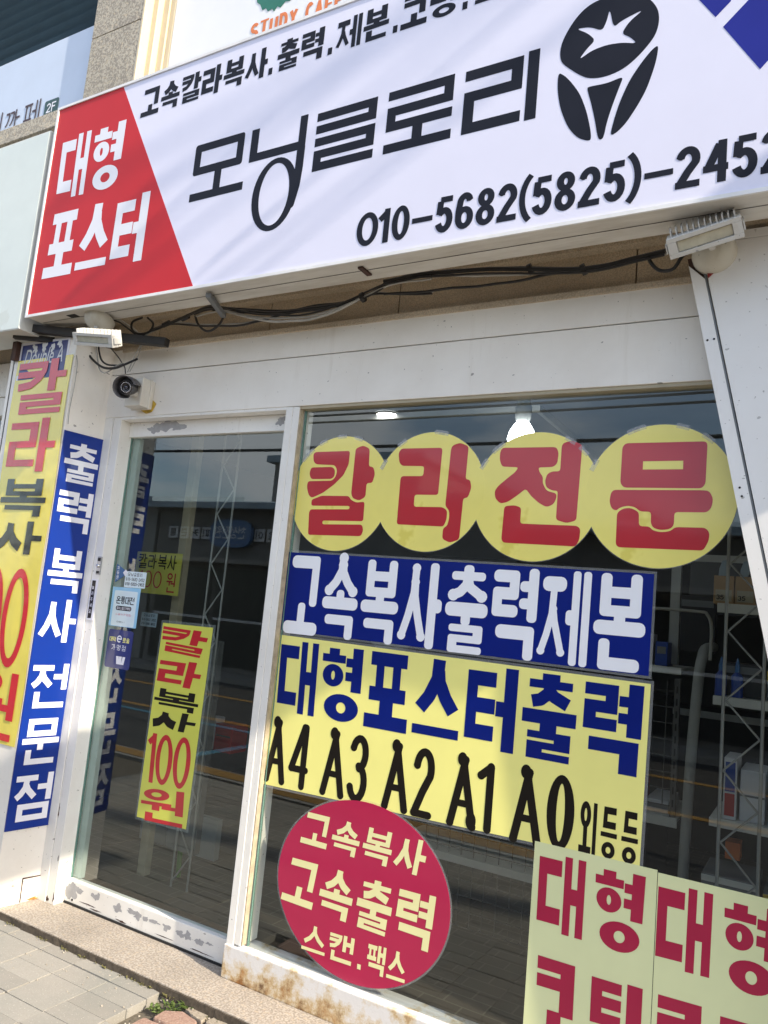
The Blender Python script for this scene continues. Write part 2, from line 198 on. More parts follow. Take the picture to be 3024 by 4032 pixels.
class MB:
    """collects boxes, prisms and tubes; obj() links them as ONE mesh object (coordinates are world)"""
    def __init__(s): s.v = []; s.f = []; s.sm = []
    def add(s, vs, fs, smooth=False):
        b = len(s.v); s.v += [Vector(v) for v in vs]
        for f in fs: s.f.append([b + i for i in f]); s.sm.append(smooth)
        return s
    def box(s, x0, y0, z0, x1, y1, z1, bev=0.0):
        if bev > 0:
            bm = bmesh.new(); bmesh.ops.create_cube(bm, size=1)
            for v in bm.verts:
                v.co = Vector(((x0 + x1) / 2 + v.co.x * (x1 - x0), (y0 + y1) / 2 + v.co.y * (y1 - y0), (z0 + z1) / 2 + v.co.z * (z1 - z0)))
            bmesh.ops.bevel(bm, geom=bm.edges[:], offset=bev, segments=2, affect='EDGES', profile=0.6)
            bm.verts.index_update()
            s.add([v.co.copy() for v in bm.verts], [[v.index for v in f.verts] for f in bm.faces]); bm.free(); return s
        c = [(x0, y0, z0), (x1, y0, z0), (x1, y1, z0), (x0, y1, z0), (x0, y0, z1), (x1, y0, z1), (x1, y1, z1), (x0, y1, z1)]
        return s.add(c, [(0, 3, 2, 1), (4, 5, 6, 7), (0, 1, 5, 4), (1, 2, 6, 5), (2, 3, 7, 6), (3, 0, 4, 7)])
    def obox(s, c, ax, ay, az, hx, hy, hz, bev=0.0):
        t = MB().box(-hx, -hy, -hz, hx, hy, hz, bev)
        M = Matrix((ax, ay, az)).transposed()
        return s.add([Vector(c) + M @ v for v in t.v], t.f)
    def prism(s, pts, fr, d0, d1):
        """polygon pts (u,v) in frame fr extruded from depth d0 to d1 along the frame normal"""
        a = sum(pts[i][0] * pts[(i + 1) % len(pts)][1] - pts[(i + 1) % len(pts)][0] * pts[i][1] for i in range(len(pts)))
        if a < 0: pts = pts[::-1]
        n = len(pts)
        vs = [fr(u, v, d0) for u, v in pts] + [fr(u, v, d1) for u, v in pts]
        fs = [list(range(n))[::-1], list(range(n, 2 * n))] + [(i, (i + 1) % n, n + (i + 1) % n, n + i) for i in range(n)]
        return s.add(vs, fs)
    def polys(s, tri, fr, d):
        vs, fs = tri
        return s.add([fr(u, v, d) for u, v in vs], fs)
    def tube(s, pts, r, n=8, cap=True, r2=None):
        pts = [Vector(p) for p in pts]; m = len(pts)
        ref = Vector((0.013, 0.9, 0.43)); rings = []
        for i, p in enumerate(pts):
            t = (pts[min(i + 1, m - 1)] - pts[max(i - 1, 0)])
            if t.length < 1e-9: t = Vector((0, 0, 1))
            t.normalize()
            a = ref - t * ref.dot(t)
            if a.length < 1e-3: a = Vector((1, 0, 0)) - t * t.x
            a.normalize(); ref = a; b = t.cross(a)
            rr = r if r2 is None else r + (r2 - r) * i / max(1, m - 1)
            rings.append([p + (a * math.cos(2 * math.pi * k / n) + b * math.sin(2 * math.pi * k / n)) * rr for k in range(n)])
        vs = [v for ring in rings for v in ring]
        fs = [(i * n + k, i * n + (k + 1) % n, (i + 1) * n + (k + 1) % n, (i + 1) * n + k) for i in range(m - 1) for k in range(n)]
        s.add(vs, fs, True)
        if cap:
            s.add(rings[0], [list(range(n))[::-1]]); s.add(rings[-1], [list(range(n))])
        return s
    def lathe(s, c, axis, prof, n=24):
        """prof: (distance along axis, radius)"""
        axis = Vector(axis).normalized()
        a = axis.orthogonal().normalized(); b = axis.cross(a); c = Vector(c)
        vs = []
        for (h, r) in prof:
            for k in range(n):
                th = 2 * math.pi * k / n
                vs.append(c + axis * h + (a * math.cos(th) + b * math.sin(th)) * max(r, 1e-5))
        fs = [(i * n + k, i * n + (k + 1) % n, (i + 1) * n + (k + 1) % n, (i + 1) * n + k) for i in range(len(prof) - 1) for k in range(n)]
        return s.add(vs, fs, True)
    def obj(s, name, mat, parent=None, smooth=False, bev=0.0):
        off = worldloc(parent) if parent else Vector((0, 0, 0))
        me = bpy.data.meshes.new(name)
        me.from_pydata([tuple(v - off) for v in s.v], [], s.f)
        me.validate(); me.materials.append(mat)
        for p, q in zip(me.polygons, s.sm): p.use_smooth = q or smooth
        me.update()
        o = bpy.data.objects.new(name, me); COL.objects.link(o)
        if parent: o.parent = parent
        if bev > 0:
            m = o.modifiers.new('bevel', 'BEVEL'); m.width = bev; m.segments = 2; m.limit_method = 'ANGLE'; m.angle_limit = R(50)
        return o

def frame(o, U, N):
    """plane frame: origin o, horizontal U, vertical z, outward normal N"""
    o, U, N = Vector(o), Vector(U).normalized(), Vector(N).normalized()
    return lambda u, v, d=0.0: o + U * u + Vector((0, 0, v)) + N * d
def facade(y): return frame((0, y, 0), (1, 0, 0), (0, -1, 0))
SIDE = frame((-2.955, 0.03, 0), (0.145, 1, 0), (1, -0.145, 0))     # splayed reveal of the left pillar
def spline(pts, k=6):
    P = [Vector(p) for p in pts]; out = []
    for i in range(len(P) - 1):
        p0, p1, p2, p3 = P[max(i - 1, 0)], P[i], P[i + 1], P[min(i + 2, len(P) - 1)]
        for j in range(k):
            t = j / k
            out.append(0.5 * ((2 * p1) + (p2 - p0) * t + (2 * p0 - 5 * p1 + 4 * p2 - p3) * t * t + (3 * p1 - p0 - 3 * p2 + p3) * t ** 3))
    out.append(P[-1]); return out
def chaikin(pts, n=1, q=0.25, closed=True):
    for _ in range(n):
        o = []
        m = len(pts)
        for i in range(m):
            a, b = pts[i], pts[(i + 1) % m]
            o.append((a[0] + (b[0] - a[0]) * q, a[1] + (b[1] - a[1]) * q)); o.append((b[0] + (a[0] - b[0]) * q, b[1] + (a[1] - b[1]) * q))
        pts = o
    return pts
def fillet(pts, r=0.006):
    """rounds the corners of a polygon by at most r"""
    o = []; m = len(pts)
    for i in range(m):
        p, a, b = Vector(pts[i]), Vector(pts[i - 1]), Vector(pts[(i + 1) % m])
        da, db = a - p, b - p
        ra, rb = min(r, da.length * .42), min(r, db.length * .42)
        s, e = p + da.normalized() * ra, p + db.normalized() * rb
        for t in (0, .33, .67, 1): o.append(tuple(s * (1 - t) ** 2 + p * 2 * t * (1 - t) + e * t * t))
    return o
def circle(cx, cz, rx, rz=None, n=72):
    rz = rz or rx
    return [(cx + rx * math.cos(2 * math.pi * k / n), cz + rz * math.sin(2 * math.pi * k / n)) for k in range(n)]
def rrect(x0, z0, x1, z1, r, n=5):
    o = []
    for (cx, cz, a0) in ((x1 - r, z1 - r, 0), (x0 + r, z1 - r, 90), (x0 + r, z0 + r, 180), (x1 - r, z0 + r, 270)):
        for k in range(n + 1):
            a = R(a0 + 90 * k / n); o.append((cx + r * math.cos(a), cz + r * math.sin(a)))
    return o

# ---------------------------------------------------------------- lettering: hangul built from jamo strokes, digits and latin
def union(polys):
    """overlapping polygons -> one clean triangulation"""
    vs, fs = [], []
    for p in polys:
        a = sum(p[i][0] * p[(i + 1) % len(p)][1] - p[(i + 1) % len(p)][0] * p[i][1] for i in range(len(p)))
        if abs(a) < 1e-10: continue
        if a < 0: p = p[::-1]
        fs.append(list(range(len(vs), len(vs) + len(p)))); vs += [Vector((q[0] * 100, q[1] * 100)) for q in p]
    r = geometry.delaunay_2d_cdt(vs, [], fs, 0, 1e-4)
    ov, of, orig = r[0], r[2], r[5]
    keep = [f for f, g in zip(of, orig) if len(g)]
    used = sorted({i for f in keep for i in f}); ix = {a: b for b, a in enumerate(used)}
    return [(ov[i].x / 100, ov[i].y / 100) for i in used], [[ix[i] for i in f] for f in keep]

def rc(x0, y0, x1, y1, s):
    if x1 < x0: x0, x1 = x1, x0
    if y1 < y0: y0, y1 = y1, y0
    r = s.get('r', 0) * min(x1 - x0, y1 - y0) * .5
    return rrect(x0, y0, x1, y1, r, 4) if r > 1e-6 else [(x0, y0), (x1, y0), (x1, y1), (x0, y1)]
def ring(cx, cy, rx, ry, tx, ty, n=30):
    o = []
    for k in range(n):
        a, b = 2 * math.pi * k / n, 2 * math.pi * (k + 1) / n
        o.append([(cx + rx * math.cos(a), cy + ry * math.sin(a)), (cx + rx * math.cos(b), cy + ry * math.sin(b)),
                  (cx + (rx - tx) * math.cos(b), cy + (ry - ty) * math.sin(b)), (cx + (rx - tx) * math.cos(a), cy + (ry - ty) * math.sin(a))])
    return o
def stroke(pts, w, s=None, w2=None):
    o = []; m = len(pts); rnd = bool(s and s.get('r', 0) > .3)
    for i in range(m - 1):
        a, b = Vector(pts[i]), Vector(pts[i + 1]); d = (b - a).normalized(); n = Vector((-d.y, d.x))
        wa = w + ((w2 or w) - w) * i / (m - 1); wb = w + ((w2 or w) - w) * (i + 1) / (m - 1)
        o.append([tuple(a + n * wa / 2), tuple(a - n * wa / 2), tuple(b - n * wb / 2), tuple(b + n * wb / 2)])
    for i in range(m):
        if 0 < i < m - 1 or rnd:
            ww = w + ((w2 or w) - w) * i / (m - 1)
            o.append(circle(pts[i][0], pts[i][1], ww / 2 * (1.0 if 0 < i < m - 1 else s.get('ball', 1.0)), n=14))
    return o
def arc(cx, cy, rx, ry, a0, a1, n=12):
    return [(cx + rx * math.cos(R(a0 + (a1 - a0) * k / n)), cy + ry * math.sin(R(a0 + (a1 - a0) * k / n))) for k in range(n + 1)]

def jamo(c, b, s, vert=False):
    x0, y0, x1, y1 = b; w, h = x1 - x0, y1 - y0
    nb = {'ㄹ': 3, 'ㅌ': 3, 'ㅊ': 3.1, 'ㅎ': 3.7, 'ㅂ': 3.0, 'ㅍ': 2.6, 'ㅋ': 3.3}.get(c, 2)
    H = min(s['h'], h / (nb + (nb - 1) * .42)); V = min(s['v'], w / 2.7)
    if c == 'ㅍ': V = min(V, w * .22)
    xm, ym = (x0 + x1) / 2, (y0 + y1) / 2
    top = rc(x0, y1 - H, x1, y1, s); bot = rc(x0, y0, x1, y0 + H, s)
    if c in 'ㄱㄲㅋ':
        if c == 'ㄲ':
            return jamo('ㄱ', (x0, y0, x0 + w * .47, y1), s, vert) + jamo('ㄱ', (x0 + w * .53, y0, x1, y1), s, vert)
        o = [top]; Q = min(V, w * .30, h * .27)
        if vert:
            o += stroke([(x1 - Q * .5, y1 - H * .3), (x1 - Q * .55, y1 - h * .32), (x1 - Q * .5 - w * .14, y1 - h * .58), (x1 - Q * .5 - w * .42, y1 - h * .82), (x0 + Q * .3, y0 + Q * .42)], Q, s)
        else: o.append(rc(x1 - V, y0, x1, y1, s))
        if c == 'ㅋ': o.append(rc(x0, ym - H * .35 + h * .03, x1 - V * .4, ym + H * .65 + h * .03, s))
        return o
    if c == 'ㄴ': return [rc(x0, y0, x0 + V, y1, s), bot]
    if c == 'ㄷ': return [top, bot, rc(x0, y0, x0 + V, y1, s)]
    if c == 'ㅌ': return [top, bot, rc(x0, y0, x0 + V, y1, s), rc(x0, ym - H / 2, x1, ym + H / 2, s)]
    if c == 'ㄹ': return [top, bot, rc(x0, ym - H / 2, x1, ym + H / 2, s), rc(x1 - V, ym - H / 2, x1, y1, s), rc(x0, y0, x0 + V, ym + H / 2, s)]
    if c == 'ㅁ': return [top, bot, rc(x0, y0, x0 + V, y1, s), rc(x1 - V, y0, x1, y1, s)]
    if c == 'ㅂ': return [bot, rc(x0, ym - H / 2 + h * .06, x1, ym + H / 2 + h * .06, s), rc(x0, y0, x0 + V, y1, s), rc(x1 - V, y0, x1, y1, s)]
    if c == 'ㅍ': return [top, bot, rc(x0 + w * .16, y0, x0 + w * .16 + V, y1, s), rc(x1 - w * .16 - V, y0, x1 - w * .16, y1, s)]
    if c == 'ㅇ': return ring(xm, ym, w / 2, h / 2, V, min(H, h * .3))
    if c == 'ㅅ':
        D = min(V, w * .3)
        return (stroke([(xm, y1), (xm - w * .02, y1 - h * .35), (xm - w * .2, y1 - h * .68), (x0 + D * .3, y0 + D * .35)], D, s)
                + stroke([(xm, y1 - h * .2), (xm + w * .03, y1 - h * .4), (xm + w * .2, y1 - h * .68), (x1 - D * .3, y0 + D * .35)], D, s))
    if c == 'ㅈ':
        D = min(V, w * .28)
        return [top] + (stroke([(xm, y1 - H * .5), (xm - w * .04, y1 - h * .48), (xm - w * .22, y1 - h * .75), (x0 + D * .3, y0 + D * .35)], D, s)
                        + stroke([(xm, y1 - h * .42), (xm + w * .08, y1 - h * .58), (x1 - D * .3, y0 + D * .35)], D, s))
    if c == 'ㅊ':
        t = h * .2
        return [rc(xm - V * .55, y1 - t - H * .4, xm + V * .55, y1, s)] + jamo('ㅈ', (x0, y0, x1, y1 - t), dict(s, h=H), vert)
    if c == 'ㅎ':
        t = h * .16; rt = y1 - t - H - h * .05
        return [rc(xm - V * .6, y1 - t - H * .4, xm + V * .6, y1, s), rc(x0, y1 - t - H, x1, y1 - t, s)] + ring(xm, (y0 + rt) / 2, w * .45, (rt - y0) / 2, V, min(H, (rt - y0) * .3))
    return []
def vowel(c, b, s):
    x0, y0, x1, y1 = b; w, h = x1 - x0, y1 - y0; xm, ym = (x0 + x1) / 2, (y0 + y1) / 2
    V, H = s['v'], s['h']
    if c == 'ㅣ': return [rc(x1 - V, y0, x1, y1, s)]
    if c in 'ㅏㅑ':
        V = min(V, w * .62)
        o = [rc(x0, y0, x0 + V, y1, s)]
        for q in ((.0,) if c == 'ㅏ' else (.13, -.13)): o.append(rc(x0 + V * .5, ym + q * h - H / 2, x1, ym + q * h + H / 2, s))
        return o
    if c in 'ㅓㅕ':
        V = min(V, w * .62); H = min(H, h * .2)
        o = [rc(x1 - V, y0, x1, y1, s)]
        for q in ((.0,) if c == 'ㅓ' else (.16, -.16)): o.append(rc(x0, ym + q * h - H / 2, x1 - V * .5, ym + q * h + H / 2, s))
        return o
    if c in 'ㅐㅔ':
        V = min(V, w * .36)
        o = [rc(x1 - V, y0, x1, y1, s)]
        if c == 'ㅐ': o += [rc(x0, y0, x0 + V, y1, s), rc(x0 + V * .5, ym - H / 2, x1 - V * .5, ym + H / 2, s)]
        else:
            g = max(w * .08, (w - 2 * V) * .45)
            o += [rc(x1 - V * 2 - g, y0, x1 - V - g, y1, s), rc(x0 - w * .1, ym - H / 2, x1 - V * 1.5 - g, ym + H / 2, s)]
        return o
    H = min(H, h * .62)
    if c == 'ㅡ': return [rc(x0, ym - H / 2, x1, ym + H / 2, s)]
    if c == 'ㅗ': return [rc(x0, y0, x1, y0 + H, s), rc(xm - V / 2, y0 + H * .5, xm + V / 2, y1, s)]
    if c == 'ㅛ': return [rc(x0, y0, x1, y0 + H, s), rc(x0 + w * .25 - V / 2, y0 + H * .5, x0 + w * .25 + V / 2, y1, s), rc(x1 - w * .25 - V / 2, y0 + H * .5, x1 - w * .25 + V / 2, y1, s)]
    if c == 'ㅜ': return [rc(x0, y1 - H, x1, y1, s), rc(xm - V / 2, y0, xm + V / 2, y1 - H * .5, s)]
    return []
CHO = 'ㄱㄲㄴㄷㄸㄹㅁㅂㅃㅅㅆㅇㅈㅉㅊㅋㅌㅍㅎ'
JUNG = 'ㅏㅐㅑㅒㅓㅔㅕㅖㅗㅘㅙㅚㅛㅜㅝㅞㅟㅠㅡㅢㅣ'
JONG = ' ㄱㄲㄳㄴㄵㄶㄷㄹㄺㄻㄼㄽㄾㄿㅀㅁㅂㅄㅅㅆㅇㅈㅊㅋㅌㅍㅎ'
def glyph(ch, W_, H_, s):
    """strokes of one character filling a W_ x H_ box"""
    S = lambda a, b, c, d: (a * W_, b * H_, c * W_, d * H_)
    k = ord(ch) - 0xAC00
    if 0 <= k < 11172:
        ci, ju, jo = CHO[k // 588], JUNG[(k % 588) // 28], JONG[k % 28]
        fin = jo != ' '
        if ju in 'ㅏㅐㅑㅓㅔㅕㅣ':
            dbl = ju in 'ㅐㅔ'; cut = .50 if dbl else .60
            vx = .56 if dbl else .655
            if ju in 'ㅓㅕ': vx = .60; cut = .58
            if not fin:
                o = jamo(ci, S(0, .10, cut, .93), s, True) + vowel(ju, S(vx, 0, 1, 1), s)
            else:
                t = .43
                o = jamo(ci, S(0, t + .02, cut, .97), s, True) + vowel(ju, S(vx, t - .02, 1, 1), s) + jamo(jo, S(.12, 0, .97, t - .065), s)
        elif ju in 'ㅗㅜㅡㅛ':
            if not fin:
                if ju == 'ㅜ': o = jamo(ci, S(.06, .45, .94, 1), s) + vowel(ju, S(0, 0, 1, .39), s)
                elif ju == 'ㅡ': o = jamo(ci, S(.06, .30, .94, 1), s) + vowel(ju, S(0, 0, 1, .19), s)
                else: o = jamo(ci, S(.08, .36, .92, 1), s) + vowel(ju, S(0, 0, 1, .40), s)
            else:
                m = .30 if jo == 'ㄱ' else .33
                if ju == 'ㅜ': o = jamo(ci, S(.1, .61, .9, 1), s) + vowel(ju, S(0, m - .02, 1, .57), s)
                elif ju == 'ㅡ': o = jamo(ci, S(.1, .58, .9, 1), s) + vowel(ju, S(0, .38, 1, .53), s)
                else: o = jamo(ci, S(.1, .55, .9, 1), s) + vowel(ju, S(0, .36, 1, .60), s)
                o += jamo(jo, S(.12, 0, .92, m - .01), s)
        else:
            a, b = {'ㅚ': ('ㅗ', 'ㅣ'), 'ㅝ': ('ㅜ', 'ㅓ'), 'ㅘ': ('ㅗ', 'ㅏ')}[ju]
            y = .34 if fin else 0.0
            hh = 1 - y
            o = jamo(ci, S(.05, y + hh * .48, .66, 1), s)
            if a == 'ㅗ': o += vowel('ㅗ', S(0, y, .72, y + hh * .5), dict(s, h=min(s['h'], H_ * hh * .16)))
            else: o += vowel('ㅜ', S(0, y + hh * .02, .72, y + hh * .40), dict(s, h=min(s['h'], H_ * hh * .16)))
            if b == 'ㅣ': o += [rc(W_ - s['v'] * .9, 0 if not fin else y * H_ * .95, W_, H_, s)]
            else: o += [rc(W_ - s['v'], (y - .04) * H_, W_, H_, s), rc(.5 * W_, (y + .08) * H_, W_ - s['v'] * .5, (y + .08) * H_ + min(s['h'], H_ * .1), s)]
            if fin: o += jamo(jo, S(.12, 0, 1, .27), s)
        return o
    t = s['v']; x0, y0, x1, y1 = t / 2, t / 2, W_ - t / 2, H_ - t / 2
    w, h = x1 - x0, y1 - y0; xm = W_ / 2; q = lambda a, b: (x0 + a * w, y0 + b * h)
    st = lambda pts: stroke(pts, t, s)
    if ch == '0' or ch == 'O': return ring(xm, H_ / 2, W_ / 2, H_ / 2, t, s['h'], 36)
    if ch == '1': return [rc(xm, 0, xm + t, H_, s)] + st([(xm + t * .5, H_ - t * .6), (xm - t * .75, H_ - t * 1.7)])
    if ch == '2': return st(arc(xm, y1 - h * .28, w / 2, h * .28, 170, -20, 12) + [q(.5, .35), q(.02, .0)]) + [rc(0, 0, W_, s['h'], s)]
    if ch == '3': return st(arc(xm, y0 + h * .75, w * .46, h * .25, 160, -80, 12)) + st(arc(xm, y0 + h * .27, w / 2, h * .27, 85, -160, 14))
    if ch == '4': return st([q(.72, 1), q(.0, .28)]) + [rc(0, y0 + h * .22, W_, y0 + h * .22 + s['h'], s), rc(x0 + w * .62, 0, x0 + w * .62 + t, H_, s)]
    if ch == '5': return [rc(x0 + w * .12, H_ - s['h'], W_ - t * .2, H_, s)] + st([q(.14, .96), q(.08, .52)]) + st([q(.08, .52)] + arc(xm, y0 + h * .32, w / 2, h * .32, 125, -160, 14))
    if ch == '6': return ring(xm, H_ * .31, W_ / 2, H_ * .31, t, s['h']) + st([q(.9, .82)] + arc(xm, y0 + h * .72, w * .45, h * .28, 40, 150, 8) + [q(0, .5), q(0, .3)])
    if ch == '8': return ring(xm, H_ * .28, W_ / 2, H_ * .28, t, s['h']) + ring(xm, H_ * .75, W_ * .44, H_ * .25, t, s['h'])
    if ch == '9': return ring(xm, H_ * .69, W_ / 2, H_ * .31, t, s['h']) + st(arc(xm, y0 + h * .28, w * .45, h * .28, -140, -30, 8) + [q(1, .5), q(1, .7)])
    if ch == '-': return [rc(0, H_ * .47 - s['h'] * .45, W_, H_ * .47 + s['h'] * .45, s)]
    if ch == '.': return [rc(0, 0, W_, H_, s)]
    if ch == '(': return st(arc(W_ + H_ * .25, H_ / 2, H_ * .25 + W_ - t / 2, H_ * .62, 126, 234, 12))
    if ch == ')': return st(arc(-H_ * .25, H_ / 2, H_ * .25 + W_ - t / 2, H_ * .62, 54, -54, 12))
    if ch == 'A': return st([q(.0, 0), q(.52, 1)]) + st([q(.48, .9), q(1, 0)]) + [rc(x0 + w * .2, y0 + h * .27, x0 + w * .82, y0 + h * .27 + s['h'] * .9, s)]
    if ch == 'F': return [rc(0, 0, t, H_, s), rc(0, H_ - s['h'], W_, H_, s), rc(0, H_ * .48, W_ * .85, H_ * .48 + s['h'], s)]
    if ch == 'E': return glyph('F', W_, H_, s) + [rc(0, 0, W_, s['h'], s)]
    if ch == 'T': return [rc(xm - t / 2, 0, xm + t / 2, H_, s), rc(0, H_ - s['h'], W_, H_, s)]
    if ch == 'U': return st([q(0, 1), q(0, .3)] + arc(xm, y0 + h * .3, w / 2, h * .3, 180, 360, 10) + [q(1, 1)])
    if ch == 'D': return [rc(0, 0, t, H_, s)] + st([q(0, 1), q(.4, 1)] + arc(x0 + w * .45, H_ / 2, w * .55, h / 2, 80, -80, 10) + [q(.4, 0), q(0, 0)])
    if ch == 'Y': return st([q(0, 1), q(.5, .5), q(1, 1)]) + st([q(.5, .5), q(.5, 0)])
    if ch == 'C': return st(arc(xm, H_ / 2, w / 2, h / 2, 45, 315, 16))
    if ch == 'S': return st(arc(xm, y0 + h * .75, w / 2, h * .25, 30, 260, 10) + arc(xm, y0 + h * .25, w / 2, h * .25, 90, -150, 10))
    if ch == 'e': return st([q(0, .5), q(1, .5)] + arc(xm, H_ / 2, w / 2, h / 2, 0, 310, 16))
    return []
def quadmap(Q, W_, H_):
    TL, TR, BR, BL = [Vector(p) for p in Q]
    return lambda x, y: tuple((BL * (1 - x / W_) + BR * (x / W_)) * (1 - y / H_) + (TL * (1 - x / W_) + TR * (x / W_)) * (y / H_))
def qsize(Q):
    TL, TR, BR, BL = [Vector(p) for p in Q]
    return ((TR - TL).length + (BR - BL).length) / 2, ((TL - BL).length + (TR - BR).length) / 2
def write(mb, fr, d, Q, text, s, gap=.08, widths=None):
    """text inside the quad Q (TL, TR, BR, BL on the plane of fr); returns mb"""
    W_, H_ = qsize(Q); m = quadmap(Q, W_, H_)
    ws = widths or [1.0] * len(text)
    tot = sum(ws) + gap * (len(text) - 1); u = W_ / tot; x = 0
    for ch, cw in zip(text, ws):
        if ch != ' ':
            P = [[m(x + a, b) for a, b in p] for p in glyph(ch, cw * u, H_, s)]
            if P: mb.polys(union(P), fr, d)
        x += (cw + gap) * u
    return mb
def box4(x0, x1, z0, z1): return [(x0, z1), (x1, z1), (x1, z0), (x0, z0)]
# ---------------------------------------------------------------- materials
class NT:
    def __init__(s, name):
        s.m = bpy.data.materials.new(name); s.m.use_nodes = True; s.t = s.m.node_tree
        s.b = s.t.nodes['Principled BSDF']; s.co = s.t.nodes.new('ShaderNodeTexCoord').outputs['Object']
    def n(s, t, **k):
        x = s.t.nodes.new('ShaderNode' + t)
        for a, b in k.items():
            if hasattr(x, a): setattr(x, a, b)
            else: x.inputs[a].default_value = b
        return x
    def l(s, a, b): s.t.links.new(a, b)
    def noise(s, scale, detail=4, rough=.6, stretch=None, co=None):
        x = s.n('TexNoise', Scale=scale, Detail=detail, Roughness=rough)
        c = co or s.co
        if stretch:
            mp = s.n('Mapping'); mp.inputs['Scale'].default_value = stretch; s.l(c, mp.inputs[0]); c = mp.outputs[0]
        s.l(c, x.inputs['Vector']); return x.outputs['Fac']
    def ramp(s, fac, a, b, inv=False):
        x = s.n('MapRange', clamp=True); x.inputs['From Min'].default_value = a; x.inputs['From Max'].default_value = b
        if inv: x.inputs['To Min'].default_value = 1; x.inputs['To Max'].default_value = 0
        s.l(fac, x.inputs['Value']); return x.outputs[0]
    def mul(s, a, b, op='MULTIPLY'):
        x = s.n('Math', operation=op)
        for i, q in enumerate((a, b)):
            if isinstance(q, (int, float)): x.inputs[i].default_value = q
            else: s.l(q, x.inputs[i])
        return x.outputs[0]
    def mix(s, fac, a, b):
        x = s.n('Mix', data_type='RGBA')
        for i, q in ((0, fac), (6, a), (7, b)):
            if isinstance(q, (int, float)): x.inputs[i].default_value = q
            elif isinstance(q, tuple): x.inputs[i].default_value = (*q, 1)
            else: s.l(q, x.inputs[i])
        return x.outputs[2]
    def base(s, c):
        if isinstance(c, tuple): s.b.inputs['Base Color'].default_value = (*c, 1)
        else: s.l(c, s.b.inputs['Base Color'])
    def bump(s, fac, strength, dist):
        x = s.n('Bump', Strength=strength, Distance=dist); s.l(fac, x.inputs['Height']); s.l(x.outputs[0], s.b.inputs['Normal'])
    def set(s, **k):
        for a, b in k.items(): s.b.inputs[a.replace('_', ' ')].default_value = b
        return s
def plain(name, c, rough=.5, metal=0, var=.12, scale=9, bump=0, coat=0):
    x = NT(name); x.set(Roughness=rough, Metallic=metal)
    f = x.ramp(x.noise(scale), .3, .7)
    x.base(x.mix(f, tuple(q * (1 - var) for q in c), tuple(min(1, q * (1 + var * .6)) for q in c)))
    if bump: x.bump(x.noise(scale * 14, 3), bump, .002)
    if coat: x.set(Coat_Weight=coat, Coat_Roughness=.08)
    return x.m
def vinyl(name, c, rough=.28, wave=.25, coat=.5, var=.05, patch=None, spec=.5):
    """printed sheet under clear laminate, never perfectly flat"""
    x = NT(name); x.set(Roughness=rough, Coat_Weight=coat, Coat_Roughness=.05, Specular_IOR_Level=spec)
    f = x.ramp(x.noise(5, 3), .3, .7)
    a = x.mix(f, tuple(q * (1 - var) for q in c), tuple(min(1, q * (1 + var)) for q in c))
    if patch: a = x.mix(x.mul(x.ramp(x.noise(4.3, 4, .6), .62, .66), .6), a, patch)
    x.base(a)
    w = x.mul(x.noise(7, 2, .5), x.mul(x.noise(26, 2, .5), .22), 'ADD')
    x.bump(w, wave, .006); return x.m
def dirty_white(name, c, grime, amount=.5, specks=.5, rough=.45):
    x = NT(name); x.set(Roughness=rough)
    g = x.ramp(x.noise(1.7, 6, .65), .42, .78)
    st = x.ramp(x.noise(3, 5, .7, stretch=(7, 7, .6)), .52, .8)
    gg = x.mul(x.mul(g, st, 'MAXIMUM'), amount)
    a = x.mix(gg, c, grime)
    sp = x.ramp(x.noise(95, 2, .4), .735, .76)
    sp2 = x.ramp(x.noise(31, 2, .4, stretch=(1, 1, 1.7)), .735, .75)
    a = x.mix(x.mul(x.mul(sp, sp2, 'MAXIMUM'), specks), a, (.06, .05, .04))
    x.base(a); x.bump(x.noise(240, 2), .05, .001)
    return x.m
def granite(name, c, dark, warm, scale=260, stain=.4):
    x = NT(name); x.set(Roughness=.75)
    a = x.mix(x.ramp(x.noise(scale, 2, .5), .42, .6), dark, c)
    a = x.mix(x.mul(x.ramp(x.noise(scale * .55, 2, .5), .58, .66), .8), a, warm)
    a = x.mix(x.mul(x.ramp(x.noise(2.2, 5, .65), .42, .75), stain), a, tuple(q * .45 for q in dark))
    x.base(a); x.bump(x.noise(scale, 3), .35, .002); return x.m
def glass(name, tint, gain=1.0, rough=0.0):
    """window pane: clear with a real mirror reflection"""
    m = bpy.data.materials.new(name); m.use_nodes = True; t = m.node_tree
    for q in list(t.nodes):
        if q.type != 'OUTPUT_MATERIAL': t.nodes.remove(q)
    out = [q for q in t.nodes][0]
    tr = t.nodes.new('ShaderNodeBsdfTransparent'); tr.inputs[0].default_value = (*tint, 1)
    gl = t.nodes.new('ShaderNodeBsdfGlossy'); gl.inputs['Roughness'].default_value = rough; gl.inputs[0].default_value = (.95, 1, .98, 1)
    lw = t.nodes.new('ShaderNodeLayerWeight'); lw.inputs[0].default_value = .5
    # Schlick from the facing angle: same for both sides of the sheet
    pw = t.nodes.new('ShaderNodeMath'); pw.operation = 'POWER'; pw.inputs[1].default_value = 4.0
    t.links.new(lw.outputs['Facing'], pw.inputs[0])
    mr = t.nodes.new('ShaderNodeMapRange'); mr.inputs['To Min'].default_value = .085 * gain; mr.inputs['To Max'].default_value = 1.0
    t.links.new(pw.outputs[0], mr.inputs['Value'])
    mx = t.nodes.new('ShaderNodeMixShader')
    t.links.new(mr.outputs[0], mx.inputs[0]); t.links.new(tr.outputs[0], mx.inputs[1]); t.links.new(gl.outputs[0], mx.inputs[2])
    t.links.new(mx.outputs[0], out.inputs[0]); return m
def clear(name, c, op, rough=.15):
    m = bpy.data.materials.new(name); m.use_nodes = True; t = m.node_tree; b = t.nodes['Principled BSDF']
    b.inputs['Base Color'].default_value = (*c, 1); b.inputs['Roughness'].default_value = rough; b.inputs['Alpha'].default_value = op
    return m
